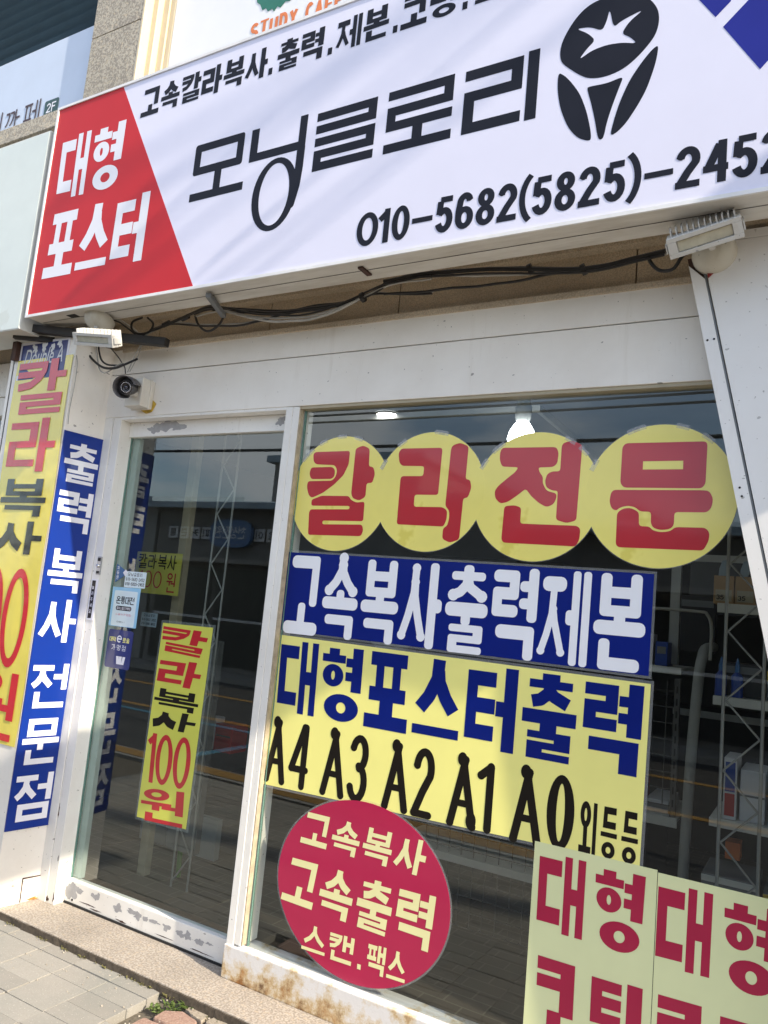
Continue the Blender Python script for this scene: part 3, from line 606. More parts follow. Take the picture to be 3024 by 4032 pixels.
def emit(name, c, k):
    m = bpy.data.materials.new(name); m.use_nodes = True; b = m.node_tree.nodes['Principled BSDF']
    b.inputs['Base Color'].default_value = (*c, 1); b.inputs['Emission Color'].default_value = (*c, 1); b.inputs['Emission Strength'].default_value = k
    return m

M = {}
M['white_panel'] = dirty_white('white_panel', (.87, .84, .78), (.52, .45, .36), .36, .6)
M['white_frame'] = dirty_white('white_frame', (.85, .84, .80), (.50, .45, .38), .4, .5)
M['white_board'] = dirty_white('white_board', (.80, .80, .79), (.55, .50, .43), .25, .45)
def soffit_like():
    x = NT('sign_case'); x.set(Roughness=.4)
    x.base(x.mix(x.mul(x.ramp(x.noise(2.5, 6, .7, stretch=(1, 6, 6)), .42, .75), .6), (.70, .68, .63), (.36, .32, .26))); return x.m
M['sign_case'] = soffit_like()
M['grey_primer'] = plain('grey_primer', (.38, .38, .39), .6, var=.15, scale=40)
def rusty():
    x = NT('rusty_white_steel'); x.set(Roughness=.6)
    r1 = x.noise(9, 7, .72); r2 = x.noise(26, 6, .7, stretch=(1, 1, .5))
    sep = x.n('SeparateXYZ'); x.l(x.co, sep.inputs[0])
    low = x.ramp(sep.outputs['Z'], .075, .215, True)
    edge = x.ramp(sep.outputs['X'], -1.93, -1.30, True)
    f = x.mul(x.mul(r1, x.mul(low, .16), 'ADD'), x.mul(edge, .17), 'ADD')
    rust = x.ramp(f, .60, .72)
    col = x.mix(x.ramp(r2, .35, .65), (.42, .19, .045), (.13, .06, .025))
    pale = x.mix(x.ramp(f, .50, .62), (.72, .71, .70), (.60, .47, .28))
    x.base(x.mix(rust, pale, col)); x.bump(x.noise(60, 5, .7), .5, .002); return x.m
M['rusty'] = rusty()
M['stone_band'] = granite('stone_band', (.64, .55, .42), (.46, .38, .28), (.64, .50, .35), 220, .5)
M['granite_pier'] = granite('granite_pier', (.52, .47, .38), (.28, .25, .21), (.58, .48, .34), 110, .3)
M['granite_step'] = granite('granite_step', (.47, .42, .36), (.29, .25, .21), (.49, .40, .30), 130, .45)
M['cream'] = plain('cream_paint', (.62, .53, .37), .5, var=.1, scale=6)
M['sign_white'] = vinyl('sign_white', (.76, .76, .91), .5, .04, .0, .015, None, .3)
M['sign_red'] = vinyl('sign_red', (.56, .020, .028), .5, .05, .0, .03, None, .25)
M['ink'] = vinyl('ink_black', (.014, .016, .026), .55, .03, .0, .1, None, .15)
M['sign_navy'] = vinyl('sign_navy', (.018, .026, .27), .5, .05, .0, .05, None, .2)
M['white_letter'] = vinyl('white_letter', (.80, .80, .86), .4, .05, .2, .02)
M['v_yellow'] = vinyl('vinyl_yellow', (.90, .80, .20), .3, .30, .5, .04, (.74, .62, .08))
M['v_red'] = vinyl('vinyl_red', (.50, .012, .022), .3, .22, .7, .05)
M['v_blue'] = vinyl('vinyl_blue', (.003, .014, .19), .3, .12, .12, .05, None, .25)
M['v_white'] = vinyl('vinyl_white', (.92, .93, .97), .3, .1, .3, .02)
M['v_lemon'] = vinyl('vinyl_lemon', (.92, .87, .28), .3, .06, .2, .03)
M['v_navy'] = vinyl('vinyl_navy', (.002, .012, .17), .3, .06, .12, .05, None, .25)
M['v_black'] = vinyl('vinyl_black', (.010, .008, .006), .3, .06, .12, .05, None, .25)
M['v_crimson'] = vinyl('vinyl_crimson', (.43, .012, .068), .3, .14, .3, .05, None, .35)
M['v_cream'] = vinyl('vinyl_cream', (.82, .78, .40), .3, .2, .5, .03)
M['v_pale'] = vinyl('vinyl_pale', (.72, .76, .43), .35, .06, .25, .03)
M['v_crimson2'] = vinyl('vinyl_crimson_dark', (.40, .010, .055), .35, .06, .2, .05, None, .3)
M['b_yellow'] = vinyl('banner_yellow', (.82, .70, .13), .25, .6, .7, .05)
M['b_red'] = vinyl('banner_red', (.62, .02, .035), .25, .6, .7, .05)
M['b_black'] = vinyl('banner_black', (.012, .011, .010), .25, .6, .7, .05)
M['p_blue'] = vinyl('panel_blue', (.003, .028, .24), .35, .06, .15, .04, None, .3)
M['laminate'] = clear('laminate', (.60, .62, .63), .14, .12)
M['tape'] = clear('tape', (.70, .73, .76), .20, .15)
M['glass'] = glass('window_glass', (.92, .96, .94), 1.0)
M['door_glass'] = glass('door_glass', (.86, .92, .89), 1.2)
M['glass_side'] = clear('glass_edge', (.16, .30, .26), .75, .1)
M['alu'] = plain('aluminium', (.50, .50, .49), .4, .6)
M['lamp_white'] = dirty_white('lamp_white', (.60, .60, .58), (.40, .34, .25), .6, .5)
M['lamp_lens'] = plain('lamp_lens', (.46, .45, .36), .25, var=.25, scale=20, coat=.6)
M['dome'] = dirty_white('dome_plastic', (.56, .54, .47), (.42, .36, .25), .7, .5)
M['steel_dark'] = plain('dark_steel', (.035, .032, .030), .55, .3, var=.4)
M['steel_brown'] = plain('brown_steel', (.075, .035, .025), .7, .1, var=.5, scale=30)
M['red_paint'] = plain('red_paint', (.30, .02, .02), .5, var=.4, scale=40)
M['cable_black'] = plain('cable_black', (.016, .015, .015), .5, var=.3)
M['cable_grey'] = plain('cable_grey', (.42, .41, .38), .5, var=.3)
M['cctv_grey'] = plain('cctv_grey', (.085, .085, .095), .4, var=.1)
M['cctv_black'] = plain('cctv_black', (.012, .012, .013), .2, coat=.5)
M['led'] = plain('led_ring', (.55, .55, .60), .2, var=.05)
M['box_plastic'] = dirty_white('box_plastic', (.68, .66, .60), (.45, .38, .28), .5, .3)
M['old_yellow'] = plain('old_yellow', (.55, .36, .04), .5, var=.35, scale=60)
M['rubber'] = plain('rubber', (.02, .02, .02), .8, bump=.4)
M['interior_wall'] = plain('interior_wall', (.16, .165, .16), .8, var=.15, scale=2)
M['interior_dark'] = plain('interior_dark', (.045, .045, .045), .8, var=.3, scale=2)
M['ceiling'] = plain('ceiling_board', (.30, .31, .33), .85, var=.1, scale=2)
M['shelf_white'] = plain('shelf_white', (.62, .63, .60), .5, var=.08)
M['rod'] = plain('steel_rod', (.36, .36, .34), .45, .2)
M['wire_dark'] = plain('wire_dark', (.11, .11, .11), .5, .2)
M['pipe'] = plain('grey_pipe', (.34, .35, .34), .5, var=.08)
M['partition'] = plain('partition_white', (.50, .53, .52), .6, var=.08, scale=3)
M['beige'] = plain('beige_post', (.42, .37, .26), .5, var=.1)
M['green'] = plain('green_pole', (.05, .22, .02), .4)
M['cardboard'] = plain('cardboard', (.42, .27, .14), .7)
M['paper'] = plain('paper_white', (.62, .63, .66), .6, var=.05)
M['blue_goods'] = plain('blue_goods', (.02, .06, .30), .4)
M['red_goods'] = plain('red_goods', (.38, .03, .03), .45)
M['dark_goods'] = plain('dark_goods', (.03, .03, .035), .4)
M['grey_goods'] = plain('grey_goods', (.17, .18, .19), .45)
M['orange_goods'] = plain('orange_goods', (.55, .14, .03), .5)
M['yellow_goods'] = plain('yellow_goods', (.60, .42, .05), .5)
M['bulb'] = emit('bulb_glow', (.93, .97, 1.0), 9)
M['downlight'] = emit('downlight_glow', (1, .98, .95), 8)
M['teal_paint'] = plain('teal_siding', (.035, .075, .105), .5, var=.12)
M['banner_blue'] = vinyl('banner_paleblue', (.56, .64, .78), .4, .1, .1, .03)
M['study_white'] = vinyl('study_white', (.82, .83, .86), .4, .1, .1, .02)
M['study_green'] = plain('study_green', (.02, .17, .12), .5)
M['study_orange'] = plain('study_orange', (.72, .20, .06), .5)
M['green_badge'] = plain('green_badge', (.012, .06, .055), .4)
M['maroon'] = plain('maroon_letter', (.045, .018, .025), .5)
M['flex'] = vinyl('lightbox_flex', (.68, .74, .70), .4, .12, .2, .04, (.60, .64, .58))
M['sticker_sky'] = vinyl('sticker_sky', (.30, .58, .80), .35, .1, .4)
M['sticker_pale'] = vinyl('sticker_pale', (.68, .80, .84), .35, .1, .4)
M['sticker_navy'] = vinyl('sticker_navy', (.015, .025, .16), .35, .1, .4)
M['sticker_blue'] = vinyl('sticker_blue', (.03, .12, .32), .35, .1, .4)
M['sticker_grey'] = vinyl('sticker_grey', (.30, .38, .46), .35, .1, .4)
M['hand_yellow'] = vinyl('hand_yellow', (.62, .60, .10), .45, .1, .2)
def tile_floor():
    x = NT('shop_floor'); x.set(Roughness=.35)
    b = x.n('TexBrick', Scale=3.2); b.inputs['Mortar Size'].default_value = .012; b.offset = 0.5
    b.inputs['Color1'].default_value = (.085, .072, .06, 1); b.inputs['Color2'].default_value = (.065, .055, .047, 1); b.inputs['Mortar'].default_value = (.14, .13, .11, 1)
    mp = x.n('Mapping'); mp.inputs['Rotation'].default_value = (0, 0, .02); x.l(x.co, mp.inputs[0]); x.l(mp.outputs[0], b.inputs[0])
    x.base(b.outputs[0]); return x.m
M['shop_floor'] = tile_floor()
def paver():
    x = NT('paver_block'); x.set(Roughness=.9)
    rnd = x.n('NewGeometry').outputs['Random Per Island']
    a = x.mix(x.ramp(rnd, 0, 1), (.29, .27, .24), (.36, .34, .305))
    a = x.mix(x.mul(x.ramp(x.noise(150, 3, .6), .35, .7), .45), a, (.27, .25, .215))
    a = x.mix(x.mul(x.ramp(x.noise(3.1, 5, .65), .42, .70), .6), a, (.215, .225, .205))
    a = x.mix(x.mul(x.ramp(x.noise(210, 2, .5), .66, .72), .7), a, (.62, .58, .50))
    x.base(a); x.bump(x.noise(170, 4, .65), .5, .003); return x.m
M['paver'] = paver()
M['joint_sand'] = plain('joint_sand', (.15, .13, .10), .95, var=.4, scale=60, bump=.6)
M['red_paver'] = granite('red_paver', (.40, .27, .21), (.30, .19, .15), (.43, .32, .26), 160, .25)
M['tan_paver'] = granite('tan_paver', (.38, .33, .26), (.28, .24, .19), (.42, .36, .29), 160, .25)
M['weed'] = plain('weed_leaf', (.085, .13, .025), .6, var=.4, scale=60)
M['dry_weed'] = plain('dry_weed', (.15, .14, .05), .8, var=.4, scale=60)
M['asphalt'] = plain('asphalt', (.055, .055, .057), .9, var=.25, scale=40, bump=.4)
M['line_orange'] = plain('line_orange', (.38, .22, .06), .7, var=.2, scale=30)
M['line_blue'] = plain('line_blue', (.08, .24, .36), .7, var=.2, scale=30)
M['far_wall'] = plain('far_wall', (.22, .21, .20), .8, var=.2, scale=1.5)
M['far_wall2'] = plain('far_wall_pale', (.34, .34, .33), .8, var=.2, scale=1.5)
M['far_roof'] = plain('far_roof', (.34, .44, .52), .5, var=.2, scale=2)
M['far_dark'] = plain('far_dark', (.02, .022, .025), .25)
M['far_pale'] = plain('far_pale', (.75, .76, .78), .6)
M['awning_grey'] = plain('awning_grey', (.30, .29, .27), .6)
M['concrete'] = plain('concrete', (.33, .32, .30), .85, var=.15, scale=3)
M['car_paint'] = plain('car_paint', (.55, .55, .56), .25, .3, coat=.8)
M['tyre'] = plain('tyre_rubber', (.02, .02, .02), .85)
# ---------------------------------------------------------------- ground and road
G0 = .062
m = MB().box(-60, -2.30, -.3, 60, .03, .030); structure(m.obj('pavement_bed', M['joint_sand']))
m = MB(); rnd = random.Random(3)
px = [-4.6 + .195 * i for i in range(31)]; py = [-.153 - .0905 * k for k in range(24)]
done = set()
for j in range(len(py) - 1):
    for i in range(len(px) - 1):
        if (i, j) in done: continue
        x0, x1, y1, y0 = px[i] + .047, px[i + 1] + .047, py[j], py[j + 1]
        if -1.96 < (x0 + x1) / 2 < -1.62 and (y0 + y1) / 2 > -.40: continue      # the broken corner
        if j > 0 and j < 22 and rnd.random() < .30: y0 = py[j + 2]; done.add((i, j + 1))
        if i < 28 and y0 == py[j + 1] and rnd.random() < .05 and j != 3: pass
        dz = rnd.uniform(-.0012, .0012); g = .0016
        bx = [rnd.uniform(-.0012, .0012) for _ in range(4)]
        m.box(x0 + g + bx[0], y0 + g + bx[1], .012, x1 - g + bx[2], y1 - g + bx[3], G0 + dz, .0016)
structure(m.obj('pavement', M['paver']))
structure(MB().box(-60, -2.55, -.3, 60, -2.30, .058).obj('kerb', M['concrete']))
structure(MB().box(-300, -300, -.5, 300, 300, -.06).obj('ground', M['asphalt']))
structure(MB().box(-120, -8.2, -.3, 120, -2.55, -.04).obj('road', M['asphalt']))
structure(MB().box(-60, -10, -.3, 60, -8.2, .05).obj('far_pavement', M['concrete']))
mk = MB()
mk.box(-60, -2.52, .058, 60, -2.35, .062)
structure(mk.obj('kerb_line', M['line_orange']))
mk = MB().box(-40, -5.0, -.045, 40, -4.88, -.036); structure(mk.obj('road_line', M['line_orange']))
mk = MB().box(-40, -6.75, -.045, 40, -6.63, -.036); structure(mk.obj('road_line', M['line_orange']))
mk = MB().box(-8.5, -4.66, -.045, -4.9, -4.56, -.036).box(-5.2, -4.56, -.045, -5.1, -2.6, -.036).box(-8.5, -4.56, -.045, -8.4, -2.6, -.036)
structure(mk.obj('parking_bay_line', M['line_blue']))

# broken corner of the pavement: odd slabs and weeds
FZ = lambda d0: (lambda u, v, d=0.0: Vector((u, v, d0 + d)))
def slab(pts, mat, label, h):
    pp = fillet([q for i in range(len(pts)) for q in (pts[i], (pts[i][0] * .5 + pts[(i + 1) % len(pts)][0] * .5 + .004 * math.sin(i * 7 + pts[i][0] * 90), pts[i][1] * .5 + pts[(i + 1) % len(pts)][1] * .5 + .004 * math.cos(i * 5 + pts[i][1] * 90)))], .009)
    b = MB(); n = len(pp)
    a = sum(pp[i][0] * pp[(i + 1) % n][1] - pp[(i + 1) % n][0] * pp[i][1] for i in range(n))
    if a < 0: pp = pp[::-1]
    ins = [(x + (sum(q[0] for q in pp) / n - x) * .035, y + (sum(q[1] for q in pp) / n - y) * .035) for x, y in pp]
    vs = [(x, y, .02) for x, y in pp] + [(x, y, h - .004) for x, y in pp] + [(x, y, h) for x, y in ins]
    fs = [list(range(2 * n, 3 * n))] + [(i, (i + 1) % n, n + (i + 1) % n, n + i) for i in range(n)] + [(n + i, n + (i + 1) % n, 2 * n + (i + 1) % n, 2 * n + i) for i in range(n)]
    tag(b.add(vs, fs).obj('broken_paver', M[mat]), label, 'paver', 'broken pavers by the step')
slab([(-1.925, -.255), (-1.873, -.219), (-1.792, -.234), (-1.776, -.275), (-1.868, -.308), (-1.922, -.311)], 'red_paver', 'reddish irregular paver in the broken corner, the larger one nearest the step', .060)
slab([(-1.945, -.325), (-1.875, -.322), (-1.77, -.36), (-1.80, -.46), (-1.95, -.47)], 'red_paver', 'reddish broken paver at the bottom edge of the photo', .059)
slab([(-1.885, -.203), (-1.856, -.166), (-1.795, -.172), (-1.782, -.224), (-1.84, -.218)], 'tan_paver', 'small tan broken paver tucked against the step', .060)
slab([(-1.77, -.225), (-1.765, -.175), (-1.66, -.17), (-1.64, -.24)], 'tan_paver', 'tan broken paver along the step, right of the weeds', .061)
slab([(-1.76, -.26), (-1.64, -.255), (-1.60, -.36), (-1.74, -.37)], 'tan_paver', 'tan broken paver cut off by the lower edge of the photo', .058)
def weed(x, y, n, h, sp, label, flat=.5):
    b = MB(); r = random.Random(int(x * 999) + int(y * 777))
    for _ in range(n):
        a = r.uniform(0, 6.28); l = h * r.uniform(.5, 1.1); bx, by = x + r.uniform(-sp, sp), y + r.uniform(-sp * .4, sp * .4)
        w = l * r.uniform(.10, .22); dx, dy = math.cos(a), math.sin(a)
        up = r.uniform(.35, 1.0) * (1 - flat * .4)
        p = [Vector((bx, by, .045)), Vector((bx + dx * l * .45, by + dy * l * .45, .05 + l * up * .7)), Vector((bx + dx * l * .9, by + dy * l * .9, .05 + l * up * .8))]
        nx = Vector((-dy, dx, 0)) * w
        b.add([p[0], p[1] + nx, p[2], p[1] - nx], [(0, 1, 2, 3)])
    tag(b.obj('weed', M['weed']), label, 'weed', 'weeds in the pavement joints')
weed(-1.955, -.262, 46, .028, .020, 'green weed tuft in the joint left of the reddish paver')
weed(-1.925, -.215, 40, .030, .030, 'weed growing between the grey blocks and the broken corner')
weed(-1.895, -.183, 34, .038, .018, 'leafy weed at the foot of the step by the tan paver')
weed(-1.765, -.19, 22, .022, .018, 'low mossy weed right of the small tan paver')
weed(-1.70, -.165, 18, .030, .010, 'single grass tuft in front of the rusty sill corner')
weed(-2.72, -.225, 14, .012, .012, 'tiny moss tuft on the grey blocks at far left')
weed(-2.03, -.188, 20, .022, .012, 'small weed in the crack along the step riser')
def moss(x):
    b = MB(); r = random.Random(int(-x * 1000))
    for _ in range(16):
        a = r.uniform(0, 6.28); l = r.uniform(.004, .014); bx, by = x + r.gauss(0, .02), -.189 + r.uniform(-.004, .003)
        dx, dy = math.cos(a) * l, math.sin(a) * l
        b.add([(bx, by, .056), (bx + dx * .5 - dy * .25, by + dy * .5 + dx * .25, .062 + l * .7), (bx + dx, by + dy, .062 + l * .5), (bx + dx * .5 + dy * .25, by + dy * .5 - dx * .25, .062 + l * .7)], [(0, 1, 2, 3)])
    tag(b.obj('moss_tuft', M['dry_weed']), 'tiny dry moss tuft in the seam under the step riser', 'moss', 'moss tufts under the step riser')
for x in (-2.86, -2.66, -2.52, -2.43, -2.30, -2.18, -2.10, -1.98): moss(x)

gr = MB(); r5 = random.Random(31)
for _ in range(110):
    x, y = r5.uniform(-3.1, -1.55), -.19 - abs(r5.gauss(0, .14)); s = r5.uniform(.0010, .0034)
    gr.obox((x, y, G0 + s * .4), Vector((math.cos(x * 99), math.sin(x * 99), 0)), Vector((-math.sin(x * 99), math.cos(x * 99), 0)), Vector((0, 0, 1)), s, s * r5.uniform(.6, 1), s * .5, s * .2)
g_ = gr.obj('grit', plain('grit', (.45, .40, .33), .9, var=.4, scale=80)); g_['kind'] = 'stuff'
# ---------------------------------------------------------------- the shop building
shop = thing('shop_building', 'white framed shopfront with sliding glass door, large sticker covered window and granite upper wall', 'shop', (-1.5, 0, 0))
F0 = facade(0)
# step
stp = MB().box(-3.6, -.178, .0, 3.0, .10, .09, .003)
est = thing('entrance_step', 'low granite step running along the foot of the shopfront', 'step', (-1.5, -.1, .06))
stp.obj('step_slab', M['granite_step'], est)
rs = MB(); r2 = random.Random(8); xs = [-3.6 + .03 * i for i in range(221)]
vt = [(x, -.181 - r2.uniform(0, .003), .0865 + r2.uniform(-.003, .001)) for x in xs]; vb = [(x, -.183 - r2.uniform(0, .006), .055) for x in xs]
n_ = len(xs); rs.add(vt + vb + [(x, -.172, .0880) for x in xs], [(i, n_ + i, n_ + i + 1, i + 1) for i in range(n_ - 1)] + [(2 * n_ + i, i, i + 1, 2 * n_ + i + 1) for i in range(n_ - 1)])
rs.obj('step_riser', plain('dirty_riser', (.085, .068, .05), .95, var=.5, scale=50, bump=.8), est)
# header panels
hp = MB().box(-2.965, 0, 2.248, 1.2, .06, 2.452, .002).box(-2.965, .001, 2.456, 1.2, .06, 2.578, .002)
header = hp.obj('header_panel', M['white_panel'], shop)
MB().box(-2.90, -.006, 2.562, 1.2, .02, 2.584, .003).obj('drip_strip', M['stone_band'], header)
sb = MB()
for k, (x0, x1) in enumerate(((-4.6, -3.42), (-3.42, -2.70), (-2.70, -2.05), (-2.05, -1.43), (-1.43, -.55), (-.55, .4), (.4, 1.6))):
    sb.box(x0 + .002, .022, 2.584, x1 - .002, .3, 2.72, .003).box(x0 + .002, .05, 2.724, x1 - .002, .3, 2.95, .003)
sb.obj('stone_band', M['stone_band'], shop)
MB().box(-4.6, -.02, 2.715, 1.6, .05, 2.735, .004).obj('stone_ledge', M['stone_band'], shop)
uw = MB().box(-3.05, .12, 2.95, 1.6, .4, 7.5).box(-4.9, .2, 2.95, -3.4, .4, 7.5)
uw.obj('upper_wall', M['granite_pier'], shop)
# mullion, jamb, frames
mul = MB().box(-1.895, 0, .09, -1.862, .10, 2.246, .002).box(-1.8615, .002, .212, -1.83, .10, 2.246, .002).obj('mullion', M['white_frame'], shop)
MB().box(-1.8295, .004, .214, -1.8245, .028, 2.246).obj('sealant_strip', plain('old_sealant', (.44, .37, .26), .7, var=.3, scale=30), mul)
jamb = MB().box(-2.960, .0005, .09, -2.905, .10, 2.2475, .002).box(-2.903, .004, .09, -2.852, .10, 2.2475, .002).obj('door_jamb', M['white_frame'], shop)
MB().box(-2.852, .003, 2.236, -1.895, .10, 2.2475, .001).obj('door_head', M['white_frame'], shop)
# window sill panel, rusty
sill = MB().box(-1.8995, -.006, .09, 1.2, .10, .205, .004).obj('window_sill', M['rusty'], shop)
ck = MB(); rr = random.Random(5); prev = None
pts = [(-1.845 + i * .022, .206 + .0035 * noise.noise(Vector((i * .37, 2, 0))) + .003 * noise.noise(Vector((i * .11, 7, 0)))) for i in range(130)]
ck.tube([(x, .014 + rr.uniform(-.002, .002), z) for x, z in pts], .007, 8)
ck.obj('white_caulk', plain('white_caulk', (.78, .79, .80), .5, var=.06, scale=30, bump=.4), sill)
MB().box(-1.83, .006, 2.236, 1.2, .05, 2.2475).obj('window_head', M['beige'], shop)
# panes
def pane(name, x0, x1, z0, z1, y, parent):
    p = MB().add([(x0, y, z0), (x1, y, z0), (x1, y, z1), (x0, y, z1)], [(0, 1, 2, 3)]).obj(name, M['door_glass' if 'door' in name else 'glass'], parent)
    for a, b in ((x0 - .004, x0), (x1, x1 + .004)): MB().box(a, y - .004, z0, b, y + .008, z1).obj('pane_edge', M['glass_side'], p)
    return p
pane('window_pane', -1.818, 1.2, .207, 2.237, .034, shop)
# sliding door
door = MB().box(-2.850, .058, 2.166, -1.897, .098, 2.235, .002).obj('sliding_door', M['white_frame'], shop)
rail = MB().box(-2.850, .056, .098, -1.897, .10, .188, .003).obj('bottom_rail', M['white_frame'], door)
pane('door_pane', -2.848, -1.899, .188, 2.166, .079, door)
MB().box(-2.849, .052, .0905, -1.897, .06, .0985).obj('brush_seal', M['rubber'], door)
MB().box(-2.846, .088, .19, -2.805, .112, 2.166, .001).obj('door_stile', plain('glass_stile', (.36, .44, .42), .3), door)
def chips(name, fr, d, cents, mat, parent, seed):
    b = MB(); r = random.Random(seed); allp = []
    for cx, cz, rx, rz in cents:
        n = 30; p = []; ph = r.uniform(0, 99)
        for k in range(n):
            a = 2 * math.pi * k / n; q = .85 + .75 * noise.noise(Vector((math.cos(a) * 1.3 + ph, math.sin(a) * 1.3, ph))) + r.uniform(-.16, .16); p.append((cx + rx * q * math.cos(a), cz + rz * q * math.sin(a)))
        allp.append(chaikin(p, 1))
    b.polys(union(allp), fr, d)
    return b.obj(name, mat, parent)
FD = facade(.058)
chips('peeled_paint', FD, .0005, [(-2.655, 2.209, .045, .030), (-2.60, 2.214, .065, .026), (-2.54, 2.204, .052, .020), (-2.70, 2.199, .035, .02), (-1.965, 2.206, .026, .020), (-1.945, 2.217, .02, .012)], M['grey_primer'], door, 4)
FR = facade(.056)
chips('peeled_paint', FR, .0005, [(-2.812, .140, .040, .044), (-2.775, .160, .034, .016), (-2.665, .158, .022, .012), (-2.645, .166, .014, .015), (-2.52, .151, .030, .018), (-2.44, .158, .034, .010), (-2.41, .150, .022, .016), (-2.355, .150, .018, .012),
     (-2.31, .153, .03, .008), (-2.245, .148, .022, .014), (-2.17, .146, .024, .012), (-2.13, .149, .02, .016), (-2.07, .145, .028, .013), (-2.02, .15, .02, .006)], M['grey_primer'], rail, 9)
chips('scuff_mark', FR, .0006, [(-2.69, .118, .05, .0035), (-2.64, .108, .035, .003), (-2.50, .106, .03, .004), (-2.25, .112, .06, .002), (-2.05, .110, .05, .0025)], M['steel_brown'], rail, 11)
MB().lathe((-2.80, .056, .112), (0, -1, 0), [(0, .005), (.002, .005), (.002, 0)], 12).obj('screw_hole', M['rubber'], rail)
# left pillar: front face and splayed reveal
pil = MB().prism([(-.2235, .062), (0, .062), (0, 2.578), (-.2235, 2.578)], SIDE, -.03, 0).obj('pillar_reveal', M['white_panel'], shop)
MB().box(-3.44, -.190, .062, -2.9885, -.15, 2.60, .002).obj('pillar_front', M['white_panel'], shop)
MB().box(-3.46, -.19, .062, -3.43, .1, 2.6).obj('pillar_return', M['white_panel'], shop)
hb = MB().prism([(-.104, .093), (-.008, .093), (-.012, .188), (-.106, .190)], SIDE, 0, .003).obj('hatch', M['white_panel'], pil)
MB().prism([(-.108, .188), (-.010, .186), (-.010, .189), (-.108, .193)], SIDE, .0005, .0045).prism([(-.1085, .093), (-.1055, .093), (-.1065, .191), (-.1095, .191)], SIDE, .0006, .0046).obj('hatch_gap', M['steel_brown'], hb)
chips('rust_patch', SIDE, .0035, [(-.02, .108, .014, .010), (-.05, .097, .03, .006), (-.01, .095, .012, .008)], plain('rust_orange', (.42, .20, .05), .8, var=.4, scale=60), hb, 8)
chips('rust_stain', facade(.004), .0003, [(-2.895, .105, .010, .014), (-2.858, .118, .006, .020), (-2.862, .28, .003, .018), (-2.90, .47, .004, .03)], M['steel_brown'], jamb, 14)
# right slanted panel
sl_ = -.2137
ex = lambda z: -.370 + (2.572 - z) * .2137
FP = facade(-.06)
rp = MB().prism([(ex(2.615) + .042, 2.632), (.95, 2.632), (.95, .062), (ex(.062) + .042, .062)], FP, 0, .042).obj('slanted_panel', M['white_board'], shop)
MB().prism([(ex(2.572), 2.572), (ex(2.522) + .036, 2.525), (ex(.062) + .036, .062), (ex(.062), .062)], FP, -.03, .042).obj('edge_trim', M['white_board'], rp)
MB().prism([(ex(2.6) + .036, 2.60), (ex(2.6) + .042, 2.60), (ex(.062) + .042, .062), (ex(.062) + .036, .062)], FP, 0, .038).obj('seam_gap', M['grey_goods'], rp)
MB().prism([(ex(2.60), 2.60), (ex(2.60) + .034, 2.60), (ex(2.525) + .034, 2.525), (ex(2.55), 2.545)], FP, -.02, .030).obj('rusty_bracket', M['steel_brown'], rp)
MB().prism([(ex(2.60) + .047, 2.60), (ex(2.60) + .067, 2.60), (ex(2.53) + .062, 2.54), (ex(2.53) + .047, 2.525)], FP, .042, .0445).obj('red_patch', M['red_paint'], rp)
MB().box(-.30, -.104, 2.634, .95, -.04, 2.660, .002).obj('top_trim', M['white_board'], rp)
scr = MB()
for z, dx in ((2.335, .010), (2.337, .028), (1.90, .016), (1.876, .017)): scr.lathe((ex(z) + dx, -.102, z), (0, -1, 0), [(0, .0032), (.001, .0032), (.001, 0)], 10)
scr.obj('screw_holes', M['rubber'], rp)
MB().box(-.30, -.02, 2.60, .95, -.005, 2.66).obj('shadow_gap', M['steel_dark'], rp)

# upper floor: granite pier, cream stepped frame
MB().box(-3.428, -.05, 2.95, -3.055, .2, 4.322, .002).box(-3.428, -.05, 4.327, -3.055, .2, 7.5, .002).obj('granite_pier', M['granite_pier'], shop)
cf = MB().box(-3.055, -.052, 2.95, -3.040, .2, 7.5, .002).box(-3.04, .00, 2.95, -3.005, .2, 7.5, .003).box(-3.005, .035, 2.95, -2.965, .2, 7.5, .002)
cf.obj('cream_frame', M['cream'], shop)
MB().box(-2.965, .045, 2.95, -2.93, .2, 7.5, .006).obj('cream_post', M['cream'], shop)
MB().box(-4.9, -.06, 3.87, -3.43, .2, 3.962, .003).obj('granite_ledge', M['granite_pier'], shop)
# interior shell
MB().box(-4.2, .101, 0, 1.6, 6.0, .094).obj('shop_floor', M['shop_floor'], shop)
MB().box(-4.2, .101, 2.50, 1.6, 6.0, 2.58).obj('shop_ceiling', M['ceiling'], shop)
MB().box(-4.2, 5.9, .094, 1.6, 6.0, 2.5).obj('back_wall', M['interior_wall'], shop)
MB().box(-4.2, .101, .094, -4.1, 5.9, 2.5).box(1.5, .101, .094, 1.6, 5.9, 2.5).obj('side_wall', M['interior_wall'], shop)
MB().box(-3.75, .11, .094, -3.62, .45, 2.5).obj('wall_stub', M['partition'], shop)
MB().box(-2.90, .99, 2.468, -1.2, 1.012, 2.4995).box(-1.2, .99, 2.468, -1.18, 3.0, 2.4995).obj('ceiling_trim', M['shelf_white'], shop)

